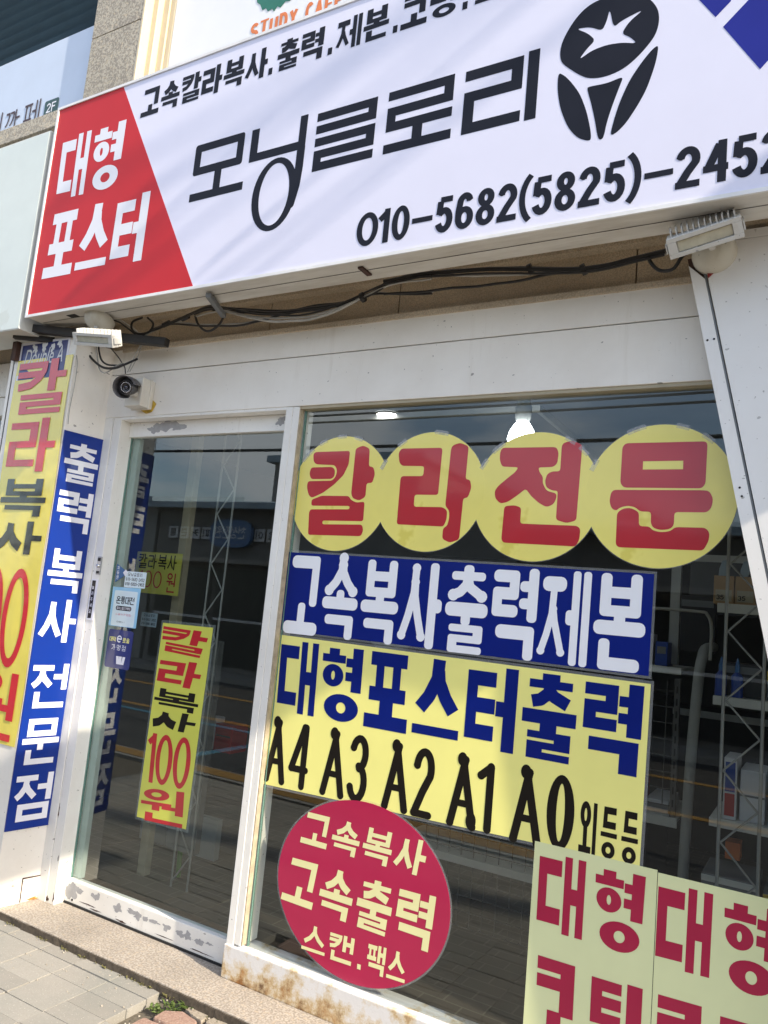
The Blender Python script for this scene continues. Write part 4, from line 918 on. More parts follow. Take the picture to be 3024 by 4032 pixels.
# neighbour on the left
nbr = thing('neighbour_shop', 'neighbouring shopfront at the left edge with a white header and dark window', 'shop', (-4.1, 0, 0))
MB().box(-6.0, 0, 2.400, -3.46, .1, 2.584, .002).box(-6.0, .004, 2.30, -3.46, .1, 2.3965, .002).obj('header_panel', M['white_panel'], nbr)
MB().box(-3.52, .0, .09, -3.46, .1, 2.3, .002).obj('window_post', M['white_frame'], nbr)
MB().add([(-6, .05, .5), (-3.52, .05, .5), (-3.52, .05, 2.30), (-6, .05, 2.30)], [(0, 1, 2, 3)]).obj('window_pane', M['glass'], nbr)
MB().box(-6.0, 0, .06, -3.52, .1, .5).obj('base_wall', M['white_panel'], nbr)
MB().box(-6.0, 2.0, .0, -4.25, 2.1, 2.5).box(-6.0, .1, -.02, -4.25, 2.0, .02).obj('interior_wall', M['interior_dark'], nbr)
# ---------------------------------------------------------------- main fascia sign
FS = facade(-.33)
ZB, ZT, XL, XR = 2.6425, 3.672, -3.180, 1.0
sign = thing('fascia_sign', 'long white and red shop sign with black lettering and a flower emblem above the window', 'sign', (-1.1, -.25, ZB))
case = MB().box(XL, -.326, ZB, XR, -.18, ZT, .004).obj('sign_case', M['sign_case'], sign)
MB().box(XL - .004, -.336, ZB - .004, XR, -.329, ZB + .008).box(XL - .004, -.336, ZT - .008, XR, -.329, ZT + .004).box(XL - .004, -.336, ZB + .008, XL + .007, -.329, ZT - .008).obj('sign_rim', plain('rim_white', (.80, .80, .80), .35), case)
MB().box(XL + .02, -.258, ZB - .0012, XR, -.2555, ZB - .0005).obj('case_seam', M['steel_dark'], case)
MB().prism([(XL + .007, ZB + .008), (XR, ZB + .008), (XR, ZT - .008), (XL + .007, ZT - .008)], FS, -.003, .0004).obj('sign_face', M['sign_white'], sign)
MB().prism([(XL + .007, ZB + .008), (-2.1565, ZB + .008), (-2.742, ZT - .008), (XL + .007, ZT - .008)], FS, .0004, .0008).obj('red_panel', M['sign_red'], sign)
L = MB(); s_ = dict(h=.050, v=.040)
def bold(Q, t, h, v, **k): return write(L, FS, .0013, Q, t, dict(h=h, v=v), **k)
bold([(-3.112, 3.505), (-2.690, 3.495), (-2.690, 3.180), (-3.100, 3.195)], '대형', .056, .052, gap=.15)
bold([(-3.105, 3.125), (-2.472, 3.115), (-2.472, 2.808), (-3.112, 2.815)], '포스터', .052, .052, gap=.12)
L.obj('white_lettering', M['white_letter'], sign)
L = MB()
z0, z1 = 3.478, 3.606
bold(box4(-2.604, -1.915, z0, z1), '고속칼라복사', .0225, .0245, gap=.09)
for x0, x1 in ((-1.905, -1.886), (-1.628, -1.609), (-1.352, -1.334), (-1.085, -1.067)): bold(box4(x0, x1, z0, z0 + .028), '.', .02, .02)
bold(box4(-1.866, -1.652, z0, z1), '출력', .0225, .0245, gap=.09)
bold(box4(-1.592, -1.372, z0, z1), '제본', .0225, .0245, gap=.09)
bold(box4(-1.322, -1.108, z0, z1), '코팅', .0225, .0245, gap=.09)
bold(box4(-1.04, -.60, z0, z1), '코팅복사', .021, .021, gap=.09) if False else bold(box4(-1.04, -.82, z0, z1), '스캔', .0225, .0245, gap=.09)
for x0, x1, t in ((-1.4163, -1.331, '0'), (-1.318, -1.268, '1'), (-1.278, -1.2106, '0'), (-1.2014, -1.1263, '-')):
    if t == '1': x0, x1 = -1.334, -1.286
    bold(box4(x0, x1, 2.690, 2.812), t, .020, .022)
L.obj('black_lettering', M['ink'], sign)
L = MB()
for x0, x1, t in ((-1.1162, -.839, '5682'), (-.7912, -.5142, '5825')): bold(box4(x0, x1, 2.688, 2.812), t, .020, .022, gap=.14)
bold(box4(-.8318, -.797, 2.678, 2.824), '(', .018, .019); bold(box4(-.5038, -.470, 2.678, 2.824), ')', .018, .019)
bold(box4(-.462, -.385, 2.690, 2.812), '-', .020, .022)
bold(box4(-.3785, -.103, 2.690, 2.812), '2452', .020, .022, gap=.12)
L.obj('black_lettering', M['ink'], sign)
# the logotype
L = MB(); T = .034; K = {'r': 0}
def rr_(x0, z0, x1, z1, r=0): return rrect(x0, z0, x1, z1, r, 4) if r else [(x0, z0), (x1, z0), (x1, z1), (x0, z1)]
def path(pts, w): return stroke(pts, w, {'r': 1})
def bars(x0, x1, zs, sides, t, v):
    o = [rr_(x0, z, x1, z + t) for z in zs]
    for i, sd in enumerate(sides):
        a, b = zs[i + 1], zs[i] + t
        if 'R' in sd: o.append(rr_(x1 - v, a, x1, b, .008))
        if 'L' in sd: o.append(rr_(x0, a, x0 + v, b, .008))
    return o
mo = [rr_(-2.2405, 3.228, -1.985, 3.262, .012), rr_(-2.238, 3.128, -1.985, 3.162, .012), rr_(-2.2405, 3.128, -2.206, 3.262, .012), rr_(-2.018, 3.128, -1.984, 3.262, .012), rr_(-2.122, 3.04, -2.086, 3.14), rr_(-2.242, 3.017, -1.966, 3.051)]
ning = [rr_(-1.949, 3.122, -1.912, 3.258), rr_(-1.949, 3.122, -1.70, 3.156, .008), rr_(-1.718, 3.12, -1.684, 3.258)]
ning += path([(-1.701, 3.13), (-1.701, 3.05), (-1.706, 2.98), (-1.722, 2.91)], .036)
ringo = ring(-1.806, 2.966, .104, .146, .034, .022, 40)
for tri in (union(mo), union(ning + ringo),
            union(bars(-1.640, -1.385, [3.214, 3.164, 3.114, 3.065, 3.017], ['R', '', 'R', 'L'], .033, .035)),
            union(bars(-1.340, -1.090, [3.214, 3.153, 3.097], ['R', 'L'], .034, .035) + [rr_(-1.235, 3.03, -1.197, 3.11), rr_(-1.343, 3.017, -1.088, 3.051)]),
            union(bars(-1.050, -.851, [3.205, 3.128, 3.017], ['R', 'L'], .037, .038)), union([rr_(-.836, 3.013, -.799, 3.250)])):
    L.polys(tri, FS, .0009)
L.obj('logotype', M['ink'], sign)
# flower emblem: a bloom with a white star and three leaves
L = MB()
disc = chaikin(D['em_disc'], 2); star = chaikin(D['em_star'], 2, .2)
def cut(outer, hole):
    vs = [Vector((p[0] * 100, p[1] * 100)) for p in outer] + [Vector((p[0] * 100, p[1] * 100)) for p in hole]
    n, k = len(outer), len(hole)
    ed = [(i, (i + 1) % n) for i in range(n)] + [(n + i, n + (i + 1) % k) for i in range(k)]
    r = geometry.delaunay_2d_cdt(vs, ed, [], 2, 1e-4)
    def inside(p, poly):
        c = False; j = len(poly) - 1
        for i in range(len(poly)):
            if (poly[i][1] > p[1]) != (poly[j][1] > p[1]) and p[0] < (poly[j][0] - poly[i][0]) * (p[1] - poly[i][1]) / (poly[j][1] - poly[i][1]) + poly[i][0]: c = not c
            j = i
        return c
    r = geometry.delaunay_2d_cdt(vs, ed, [], 0, 1e-4)
    vo = [(v.x / 100, v.y / 100) for v in r[0]]; keep = []
    for f in r[2]:
        c = (sum(vo[i][0] for i in f) / len(f), sum(vo[i][1] for i in f) / len(f))
        if inside(c, outer) and not inside(c, hole): keep.append(list(f))
    return vo, keep
L.polys(cut(disc, star), FS, .0009)
for k in ('em_leafL', 'em_leafR', 'em_stem'): L.polys(union([chaikin(D[k], 2, .22)]), FS, .0009)
L.obj('flower_emblem', M['ink'], sign)
L = MB(); L.polys(union([[(-.36, 3.29), (-.2919, 3.1864), (-.2549, 3.222), (-.225, 3.29)]]), FS, .0009); L.polys(union([[(-.2717, 3.15), (-.1752, 2.9936), (-.06, 3.12), (-.155, 3.265)]]), FS, .0009)
L.obj('blue_diamonds', M['sign_navy'], sign)
L = MB(); L.polys(union([[(-.20, 3.16), (-.13, 3.23), (-.115, 3.21), (-.185, 3.14)]]), FS, .0034)
MB().obox((-2.15, -.20, 2.625), Vector((.9, .42, 0)).normalized(), Vector((-.42, .9, 0)).normalized(), Vector((0, 0, 1)), .011, .105, .010, .002).obj('mounting_bracket', M['grey_goods'], sign)
MB().box(-1.425, -.29, 2.635, -1.405, -.225, 2.6415, .001).obj('mounting_clip', M['steel_brown'], sign)
MB().box(-2.955, -.29, 2.6405, -2.90, -.262, 2.642).obj('drain_slot', M['rubber'], sign)

# ---------------------------------------------------------------- stickers on the window
YG = .034; FG = facade(YG); TH = .0012
def sheet(mb, pts, d0=0.0005, d1=TH): return mb.prism(pts, FG, d0, d1)
def grow(pts, g):
    cx = sum(p[0] for p in pts) / len(pts); cz = sum(p[1] for p in pts) / len(pts)
    return [(x + g * (1 if x > cx else -1), z + g * (1 if z > cz else -1)) for x, z in pts]
def round_sticker(c, r, pieces, label, lvl, hole=None):
    t = thing('round_sticker', label, 'sticker', (c[0], YG, c[1]), 'row of round yellow stickers on the window')
    b = .0004 * lvl
    MB().prism(circle(c[0], c[1], r * 1.012, n=90), FG, .0003 + b, .0008 + b).obj('clear_edge', M['laminate'], t)
    MB().prism(circle(c[0], c[1], r, n=90), FG, .0004 + b, .0014 + b).obj('disc', M['v_yellow'], t)
    L = MB()
    for i, p in enumerate(pieces):
        pp = fillet(p, .010)
        L.polys(cut(pp, hole) if (hole and i == 0) else union([pp]), FG, .0019 + b)
    L.obj('red_letter', M['v_red'], t)
    rn = random.Random(int(r * 1e5))
    for k in range(5):
        a = R(rn.uniform(25, 155)); q = r * 1.0; px_, pz_ = c[0] + q * math.cos(a), c[1] + q * math.sin(a)
        ux, uz = -math.sin(a), math.cos(a); w, h = .020, .008
        MB().prism([(px_ - ux * w - math.cos(a) * h, pz_ - uz * w - math.sin(a) * h), (px_ + ux * w - math.cos(a) * h, pz_ + uz * w - math.sin(a) * h), (px_ + ux * w + math.cos(a) * h, pz_ + uz * w + math.sin(a) * h), (px_ - ux * w + math.cos(a) * h, pz_ - uz * w + math.sin(a) * h)], FG, .0022 + b, .0024 + b).obj('tape', M['tape'], t)
for k, (key, c, r, lab) in enumerate((('g_kal', (-1.6225, 1.9017), .2225, 'yellow round sticker with the red letter 칼, leftmost of the row, beside the door mullion'),
        ('g_ra', (-1.2413, 1.910), .2175, 'yellow round sticker with the red letter 라, under the ceiling light'),
        ('g_je', (-.845, 1.8953), .2180, 'yellow round sticker with the red letter 전, in front of the glowing bulb'),
        ('g_mun', (-.4495, 1.900), .2240, 'yellow round sticker with the red letter 문, largest, beside the slanted white panel'))):
    round_sticker(c, r, D[key], lab, (0, 1, 0, 1)[k] , D['munh'] if key == 'g_mun' else None)

bs = thing('blue_window_sticker', 'wide blue sticker with white brush style letters under the round stickers', 'sticker', (-1.14, YG, 1.36))
MB().prism(grow(D['blue'], .008), FG, .0002, .0006).obj('clear_edge', M['laminate'], bs)
MB().prism(D['blue'], FG, .0004, .0012).obj('sheet', M['v_blue'], bs)
write(MB(), FG, .0018, D['blue_t'], '고속복사출력제본', dict(h=.048, v=.034, r=.8, ball=1.2), gap=.09).obj('white_lettering', M['v_white'], bs)

ys = thing('yellow_window_sticker', 'large lemon yellow sticker with blue heading and black paper sizes A4 to A0', 'sticker', (-1.14, YG, .8))
MB().prism(grow(D['yel'], .009), FG, .0002, .0006).obj('clear_edge', M['laminate'], ys)
MB().prism(D['yel'], FG, .0004, .0012).obj('sheet', M['v_lemon'], ys)
write(MB(), FG, .0018, D['yel_t'], '대형포스터출력', dict(h=.048, v=.054), gap=.12).obj('blue_lettering', M['v_navy'], ys)
L = MB(); sA = dict(h=.024, v=.026, r=1.0, ball=1.05)
for k, x0, x1, z0, z1 in (('A4', -1.832, -1.734, .794, 1.030), ('4', -1.722, -1.633, .793, 1.029), ('A3', -1.575, -1.472, .795, 1.028), ('3', -1.464, -1.381, .796, 1.028), ('A2', -1.317, -1.215, .797, 1.027),
        ('2', -1.204, -1.124, .798, 1.025), ('A1', -1.069, -.965, .795, 1.025), ('1', -.972, -.905, .798, 1.018), ('A0', -.850, -.747, .792, 1.024), ('0', -.735, -.649, .800, 1.023)):
    Q = box4(x0, x1, z0, z1); ch = k[0] if k[0] == 'A' else k
    write(L, FG, .0018, Q, ch, dict(sA, v=.030, h=.026) if ch == '0' else sA)
    if ch == 'A':
        x, z = (Q[0][0] + Q[1][0]) / 2, Q[0][1]
        L.polys(union([circle(x - .010, z - .012, .017, .022, 24)]), FG, .0021)
        if k == 'A1': L.polys(union([circle(Q[2][0] - .018, Q[2][1] + .030, .018, .028, 20)]), FG, .0021)
for k in ('외', '등', '등2'): write(L, FG, .0018, D['L_' + k], k[0], dict(h=.020, v=.012))
L.obj('black_lettering', M['v_black'], ys)

cr = thing('crimson_round_sticker', 'crimson round sticker with pale yellow letters low on the window', 'sticker', (-1.37, YG, .2))
CC, CR = (-1.373, .5108), .2965
MB().prism(circle(CC[0], CC[1], CR + .055, CR + .005, n=96), FG, .0008, .0014).obj('clear_edge', M['laminate'], cr)
MB().prism(circle(CC[0], CC[1], CR + .0485, CR - .001, n=96), FG, .0010, .0024).obj('disc', M['v_crimson'], cr)
L = MB()
write(L, FG, .003, D['cr1'], '고속복사', dict(h=.020, v=.018), gap=.13)
write(L, FG, .003, D['cr2'], '고속출력', dict(h=.026, v=.024), gap=.13)
write(L, FG, .003, [(-1.582, .352), (-1.370, .357), (-1.374, .268), (-1.584, .263)], '스캔', dict(h=.014, v=.014), gap=.13)
write(L, FG, .003, [(-1.352, .283), (-1.338, .283), (-1.338, .267), (-1.352, .267)], '.', dict(h=.014, v=.014))
write(L, FG, .003, [(-1.315, .360), (-1.168, .365), (-1.170, .272), (-1.318, .268)], '팩스', dict(h=.014, v=.013), gap=.13)
L.obj('yellow_lettering', M['v_cream'], cr)

for k, (x0, x1, labs, lab) in enumerate(((-.7655, -.402, ('대', '형', '코', '팅'), 'pale yellow paper poster with crimson letters at the bottom of the window, left sheet'),
                                        (-.400, -.02, ('대2', '형2', '코2', '팅2'), 'pale yellow paper poster with crimson letters at the lower right corner of the photo'))):
    pp = thing('paper_poster', lab, 'poster', (x0 + .18, YG, .12), 'pale yellow posters taped side by side')
    e = .0004 * k
    MB().prism(box4(x0, x1, .10, .812 - .006 * k), FG, .0012 + e, .0022 + e).obj('sheet', M['v_pale'], pp)
    L = MB()
    for q in labs: write(L, FG, .0030, D['p_' + q], q[0], dict(h=.046 if q[0] in '대형' else .040, v=.042))
    x = x0 + .02
    L.obj('crimson_lettering', M['v_crimson2'], pp)

# ---------------------------------------------------------------- door banner, notes and stickers on the door glass
YD = .079; FD2 = facade(YD)
db = thing('door_banner', 'tall narrow yellow banner with red and black letters hanging on the door glass', 'banner', (-2.36, YD, .52))
MB().prism(grow(D['db'], .012), FD2, -.0016, -.0010).obj('clear_edge', M['laminate'], db)
MB().prism(D['db'], FD2, .0002, .0010).obj('sheet', vinyl('door_banner_yellow', (.60, .62, .09), .35, .2, .6), db)
L = MB(); L2 = MB()
for q in ('칼', '라', '원'): write(L, FD2, .0015, D['db_' + q], q, dict(h=.018, v=.044))
write(L, FD2, .0015, D['db_100'], '100', dict(h=.022, v=.024), gap=.06, widths=[.5, 1, 1])
for q in ('복', '사'): write(L2, FD2, .0015, D['db_' + q], q, dict(h=.013, v=.036))
L.obj('red_lettering', M['v_red'], db); L2.obj('black_lettering', M['v_black'], db)

FH = facade(.45)
hn = thing('handwritten_notice', 'small mustard yellow notice with handwritten black and red letters hung inside the door', 'notice', (-2.96, .45, 1.45))
MB().prism(box4(-3.118, -2.797, 1.449, 1.660), FH, 0, .001).obj('sheet', M['hand_yellow'], hn)
hs = dict(h=.008, v=.008, r=.8)
L = write(MB(), FH, .0015, box4(-3.10, -2.83, 1.575, 1.650), '칼라복사', hs, gap=.15); L.obj('black_lettering', M['v_black'], hn)
L = write(MB(), FH, .0015, box4(-3.08, -2.92, 1.478, 1.565), '100', dict(h=.007, v=.008, r=.8), gap=.15, widths=[.4, 1, 1])
write(L, FH, .0015, box4(-2.885, -2.825, 1.462, 1.560), '원', hs); L.obj('red_lettering', M['v_red'], hn)

FT = facade(YD - .0005)
tr = thing('triangle_sticker', 'blue triangular automatic door sticker at the left edge of the door glass', 'sticker', (-2.81, YD, 1.49))
MB().prism(fillet(D['tri'], .006), FT, .0, .0008).obj('sheet', M['sticker_blue'], tr)
L = MB(); L.polys(union([fillet([(-2.787, 1.534), (-2.770, 1.551), (-2.755, 1.534), (-2.770, 1.517)], .002)]), FT, .0012)
for i, ch in enumerate('자동문'): write(L, FT, .0012, box4(-2.827, -2.811, 1.546 - i * .022, 1.563 - i * .022), ch, dict(h=.002, v=.002))
L.obj('white_marks', M['white_letter'], tr)
lb = thing('phone_label', 'small white label with two phone numbers on the door glass', 'label', (-2.70, YD, 1.47))
MB().prism(box4(-2.7695, -2.6365, 1.470, 1.542), FT, .0, .0008).obj('sheet', M['sticker_pale'], lb)
L = MB()
write(L, FT, .0012, box4(-2.752, -2.662, 1.521, 1.536), '모닝글로리', dict(h=.0018, v=.0018), gap=.25)
write(L, FT, .0012, box4(-2.762, -2.644, 1.499, 1.514), '010-5682-2452', dict(h=.002, v=.002), gap=.3)
write(L, FT, .0012, box4(-2.762, -2.644, 1.478, 1.493), '010-5825-2452', dict(h=.0025, v=.0025), gap=.3)
L.obj('black_lettering', M['ink'], lb)
l2 = thing('phone_label', 'small bluish phone label hung behind the door glass beside the yellow banner', 'label', (-2.70, .18, 1.30))
FQ = facade(.18)
MB().prism(box4(-2.742, -2.640, 1.300, 1.363), FQ, .0, .0008).obj('sheet', M['sticker_grey'], l2)
L = MB()
write(L, FQ, .0012, box4(-2.728, -2.655, 1.345, 1.358), '모닝글로리', dict(h=.0016, v=.0016), gap=.25)
write(L, FQ, .0012, box4(-2.735, -2.648, 1.326, 1.338), '010-5682-2452', dict(h=.0018, v=.0018), gap=.3)
write(L, FQ, .0012, box4(-2.735, -2.648, 1.307, 1.319), '010-5825-2452', dict(h=.0018, v=.0018), gap=.3)
L.obj('black_lettering', M['ink'], l2)
on = thing('pale_blue_sticker', 'pale blue rectangular sticker with a dark pill shaped line on the door glass', 'sticker', (-2.75, YD, 1.29))
MB().prism(fillet(D['onl'], .004), FT, .0, .0007).obj('sheet', M['sticker_sky'], on)
MB().prism(rrect(-2.822, 1.293, -2.675, 1.452, .006), FT, .0007, .0010).obj('inner_panel', M['sticker_pale'], on)
L = MB()
write(L, FT, .0014, box4(-2.806, -2.690, 1.392, 1.426), '온통대전', dict(h=.0042, v=.0042, r=.6), gap=.06)
L.polys(union([rrect(-2.802, 1.363, -2.702, 1.383, .009)]), FT, .0014)
write(L, FT, .0014, box4(-2.785, -2.735, 1.308, 1.315), '대전시', dict(h=.001, v=.001), gap=.1)
L.obj('black_lettering', M['ink'], on)
write(MB(), FT, .0018, box4(-2.796, -2.708, 1.367, 1.379), '플러스할인가맹점', dict(h=.0014, v=.0014), gap=.12).obj('white_lettering', M['white_letter'], on)
write(MB(), FT, .0014, box4(-2.800, -2.700, 1.340, 1.350), '사용처가맹점', dict(h=.001, v=.001), gap=.2).obj('pink_lettering', plain('pink_ink', (.72, .25, .30), .5), on)
nv = thing('navy_sticker', 'navy rectangular sticker with yellow and white letters low on the door glass edge', 'sticker', (-2.75, YD, 1.10))
MB().prism(rrect(-2.827, 1.1056, -2.667, 1.2757, .012), FT, .0, .0008).obj('sheet', M['sticker_navy'], nv)
L = write(MB(), FT, .0012, box4(-2.815, -2.775, 1.222, 1.243), '대덕', dict(h=.003, v=.003), gap=.1); write(L, FT, .0012, box4(-2.730, -2.687, 1.222, 1.243), '로움', dict(h=.003, v=.003), gap=.1)
L.obj('yellow_lettering', M['v_lemon'], nv)
L = write(MB(), FT, .0012, box4(-2.768, -2.736, 1.220, 1.252), 'e', dict(h=.005, v=.006)); write(L, FT, .0012, box4(-2.795, -2.705, 1.185, 1.210), '가맹점', dict(h=.0024, v=.0024), gap=.35)
for x0, a in ((-2.752, -.1), (-2.738, 0), (-2.722, .1)): L.polys(union([[(x0, 1.125), (x0 + .017, 1.125), (x0 + .017 + a * .06, 1.160), (x0 + a * .06, 1.160)]]), FT, .0012 + .0003 * (x0 > -2.74))
L.obj('white_lettering', M['white_letter'], nv)
# push plate and lock on the jamb
FJ = facade(.004)
pl = thing('push_plate', 'narrow black and white push here plate on the white door jamb', 'plate', (-2.873, 0, 1.31))
MB().prism(box4(-2.895, -2.853, 1.308, 1.492), FJ, .0005, .004).obj('backing', M['white_letter'], pl)
MB().prism(box4(-2.889, -2.866, 1.316, 1.486), FJ, .004, .0048).obj('black_strip', M['v_black'], pl)
L = MB()
for i, ch in enumerate('눌러주세요'): write(L, FJ, .0053, box4(-2.884, -2.871, 1.447 - i * .027, 1.463 - i * .027), ch, dict(h=.0018, v=.0018))
L.obj('white_lettering', M['white_letter'], pl)
lk = thing('door_lock', 'small chrome door latch on the white jamb above the push plate', 'lock', (-2.86, 0, 1.51))
MB().prism(rrect(-2.873, 1.512, -2.847, 1.596, .004), FJ, .0005, .006).obj('plate', M['alu'], lk)
MB().lathe((-2.860, -.002, 1.553), (0, -1, 0), [(0, .009), (.006, .0095), (.010, .007), (.011, 0)], 20).obj('keyhole_knob', plain('chrome', (.75, .75, .75), .15, 1.0), lk)
MB().box(-2.868, -.006, 1.575, -2.853, -.002, 1.590, .001).box(-2.868, -.006, 1.518, -2.853, -.002, 1.530, .001).obj('lock_slot', M['steel_dark'], lk)

# ---------------------------------------------------------------- pillar signs
bp = thing('blue_pillar_sign', 'tall blue panel sign with white letters on the splayed side of the left pillar', 'sign', (-2.97, -.07, .4))
MB().prism(box4(-.2225, -.0085, .402, 2.143), SIDE, 0, .006).obj('panel', M['p_blue'], bp)
MB().prism(box4(-.2225, -.2185, .402, 2.143), SIDE, .006, .0075).prism(box4(-.0125, -.0085, .402, 2.143), SIDE, .006, .0075).prism(box4(-.2185, -.0125, .402, .406), SIDE, .006, .0075).prism(box4(-.2185, -.0125, 2.139, 2.143), SIDE, .006, .0075).obj('panel_rim', M['p_blue'], bp)
L = MB(); zz = [(2.100, 1.915), (1.880, 1.692), (1.612, 1.420), (1.388, 1.198), (1.103, .912), (.866, .672), (.632, .435)]
for ch, (a, b) in zip('출력복사전문점', zz): write(L, SIDE, .0072, box4(-.204, -.037, b, a), ch, dict(h=.024, v=.026))
L.obj('white_lettering', M['white_letter'], bp)
FY = facade(-.193)
yb = thing('yellow_pillar_banner', 'tall yellow vinyl banner with red and black letters on the front of the left pillar', 'banner', (-3.19, -.2, .75))
bn = MB(); nz, nx = 40, 10; vs = []; rw = random.Random(2)
for j in range(nz + 1):
    for i in range(nx + 1):
        x = -3.395 + (.400) * i / nx + .006 * math.sin(j * .31); z = .748 + (2.498 - .748) * j / nz
        vs.append((x, -.1945 - .0022 * noise.noise(Vector((x * 5, z * 4, 0))), z))
bn.add(vs, [(j * (nx + 1) + i, j * (nx + 1) + i + 1, (j + 1) * (nx + 1) + i + 1, (j + 1) * (nx + 1) + i) for j in range(nz) for i in range(nx)], True)
bn.obj('sheet', M['b_yellow'], yb)
FYL = facade(-.1969)
L = MB(); L2 = MB()
write(L, FYL, .0, box4(-3.372, -3.022, 2.228, 2.488), '칼', dict(h=.031, v=.055)); write(L, FYL, .0, box4(-3.362, -3.028, 1.952, 2.205), '라', dict(h=.032, v=.055))
write(L2, FYL, .0, box4(-3.360, -3.034, 1.745, 1.918), '복', dict(h=.025, v=.052)); write(L2, FYL, .0, box4(-3.350, -3.022, 1.572, 1.722), '사', dict(h=.025, v=.046))
write(L, FYL, .0, box4(-3.215, -3.040, 1.070, 1.508), '0', dict(h=.040, v=.033)); write(L, FYL, .0, box4(-3.385, -3.225, 1.070, 1.508), '0', dict(h=.040, v=.033))
write(L, FYL, .0, box4(-3.345, -3.034, .762, 1.050), '원', dict(h=.030, v=.048))
L.obj('red_lettering', M['b_red'], yb); L2.obj('black_lettering', M['b_black'], yb)
ob = thing('old_navy_sign', 'torn old navy sign with faded white italic letters above the yellow banner', 'sign', (-3.2, -.19, 2.45))
FO = facade(-.1905)
MB().prism(box4(-3.392, -3.035, 2.40, 2.585), FO, 0, .003).obj('panel', M['white_letter'], ob)
MB().prism(box4(-3.378, -3.048, 2.40, 2.573), FO, .003, .0038).obj('navy_field', M['sticker_navy'], ob)
fc = bpy.data.curves.new('lettering_curve', 'FONT'); fc.body = 'Double A'; fc.shear = .25; fc.size = .115; fc.space_character = 1.0
fo = bpy.data.objects.new('lettering_curve', fc); COL.objects.link(fo)
fm = bpy.data.meshes.new_from_object(fo.evaluated_get(bpy.context.evaluated_depsgraph_get()))
L = MB(); wmax = max(v.co.x for v in fm.vertices)
L.polys(([(-3.355 + v.co.x / wmax * .285, 2.470 + v.co.y) for v in fm.vertices], [list(p.vertices) for p in fm.polygons]), FO, .0044)
bpy.data.objects.remove(fo); bpy.data.meshes.remove(fm)
L.obj('white_lettering', M['far_pale'], ob)
chips('torn_patch', FO, .0048, [(-3.28, 2.55, .022, .028), (-3.21, 2.555, .02, .03), (-3.15, 2.545, .018, .022), (-3.10, 2.56, .02, .02)], M['far_pale'], ob, 21)
MB().box(-3.43, -.215, 2.50, -3.395, -.19, 2.66, .002).obj('side_bracket', M['steel_brown'], ob)

# ---------------------------------------------------------------- floodlights
def floodlight(name, label, c, ux, up, w, h, dep, nf, disc_c, disc_r, disc_n):
    """c: centre of the lens face; ux: along its length; up: up edge; normal points down and out"""
    ux = Vector(ux).normalized(); up = Vector(up); up = (up - ux * up.dot(ux)).normalized(); nn = ux.cross(up).normalized()
    t = thing(name, label, 'floodlight', tuple(c), 'floodlights under the sign')
    c = Vector(c)
    body = MB().obox(c - nn * dep * .30, ux, up, nn, w / 2, h / 2, dep * .30, .004).obj('housing', M['lamp_white'], t)
    rim = MB()
    for a, b, hx, hy in ((0, 1, w / 2, .006), (0, -1, w / 2, .006)): rim.obox(c + up * b * (h / 2 - .006) + nn * .004, ux, up, nn, hx, hy, .005, .001)
    for b in (1, -1): rim.obox(c + ux * b * (w / 2 - .012) + nn * .004, ux, up, nn, .012, h / 2 - .0122, .005, .001)
    rim.obj('bezel', M['lamp_white'], body)
    MB().obox(c + nn * .002, ux, up, nn, w / 2 - .026, h / 2 - .014, .0015, .0005).obj('lens', M['lamp_lens'], body)
    fb = MB().obox(c - nn * dep * .64, ux, up, nn, w / 2 - .012, h / 2 - .004, dep * .05, .002); 
    for k in range(nf):
        q = -w / 2 + .012 + (w - .024) * k / (nf - 1)
        fb.obox(c - nn * dep * .92 + ux * q + up * .010, ux, up, nn, .0016, h / 2 + .006, dep * .36)
    for k in range(nf):
        q = -w / 2 + .014 + (w - .028) * k / (nf - 1)
        fb.obox(c - nn * dep * .50 + ux * q + up * (h / 2 + .007), ux, up, nn, .0017, .0085, dep * .42)
    fb.obj('cooling_fins', M['lamp_white'], t)
    for b in (1, -1): MB().obox(c - nn * dep * .78 + ux * b * (w / 2 - .008), ux, up, nn, .009, h / 2 - .002, dep * .22, .004).obj('end_cap', M['lamp_white'], t)
    for b in (1, -1): MB().obox(c - nn * dep * .45 + ux * b * (w / 2 + .004), ux, up, nn, .002, .012, dep * .5, .0005).obj('yoke_arm', M['lamp_white'], t)
    dn = Vector(disc_n).normalized()
    MB().lathe(disc_c, dn, [(-.012, disc_r), (0, disc_r), (.018, disc_r * .93), (.034, disc_r * .70), (.044, disc_r * .35), (.046, 0)], 36).obj('junction_dome', M['dome'], t)
    d = (c - nn * dep * .6) - Vector(disc_c)
    MB().tube([Vector(disc_c) + dn * .02, Vector(disc_c) + dn * .06 + d * .4, c - nn * dep * .6], .010, 10).obj('stem', M['lamp_white'], t)
    return t
floodlight('floodlight', 'white finned floodlight under the left end of the sign, its top catching the sun', (-2.655, -.36, 2.473), (1, 0, -.15), (0, -.40, .92), .250, .052, .038, 11, (-2.80, -.235, 2.622), .066, (0, -.35, -1))
floodlight('floodlight', 'dirty white finned floodlight on a round base beside the slanted panel', (-.303, -.28, 2.562), (1, 0, .20), (0, -.62, .78), .192, .056, .066, 12, (-.300, -.103, 2.600), .063, (0, -1, -.06))
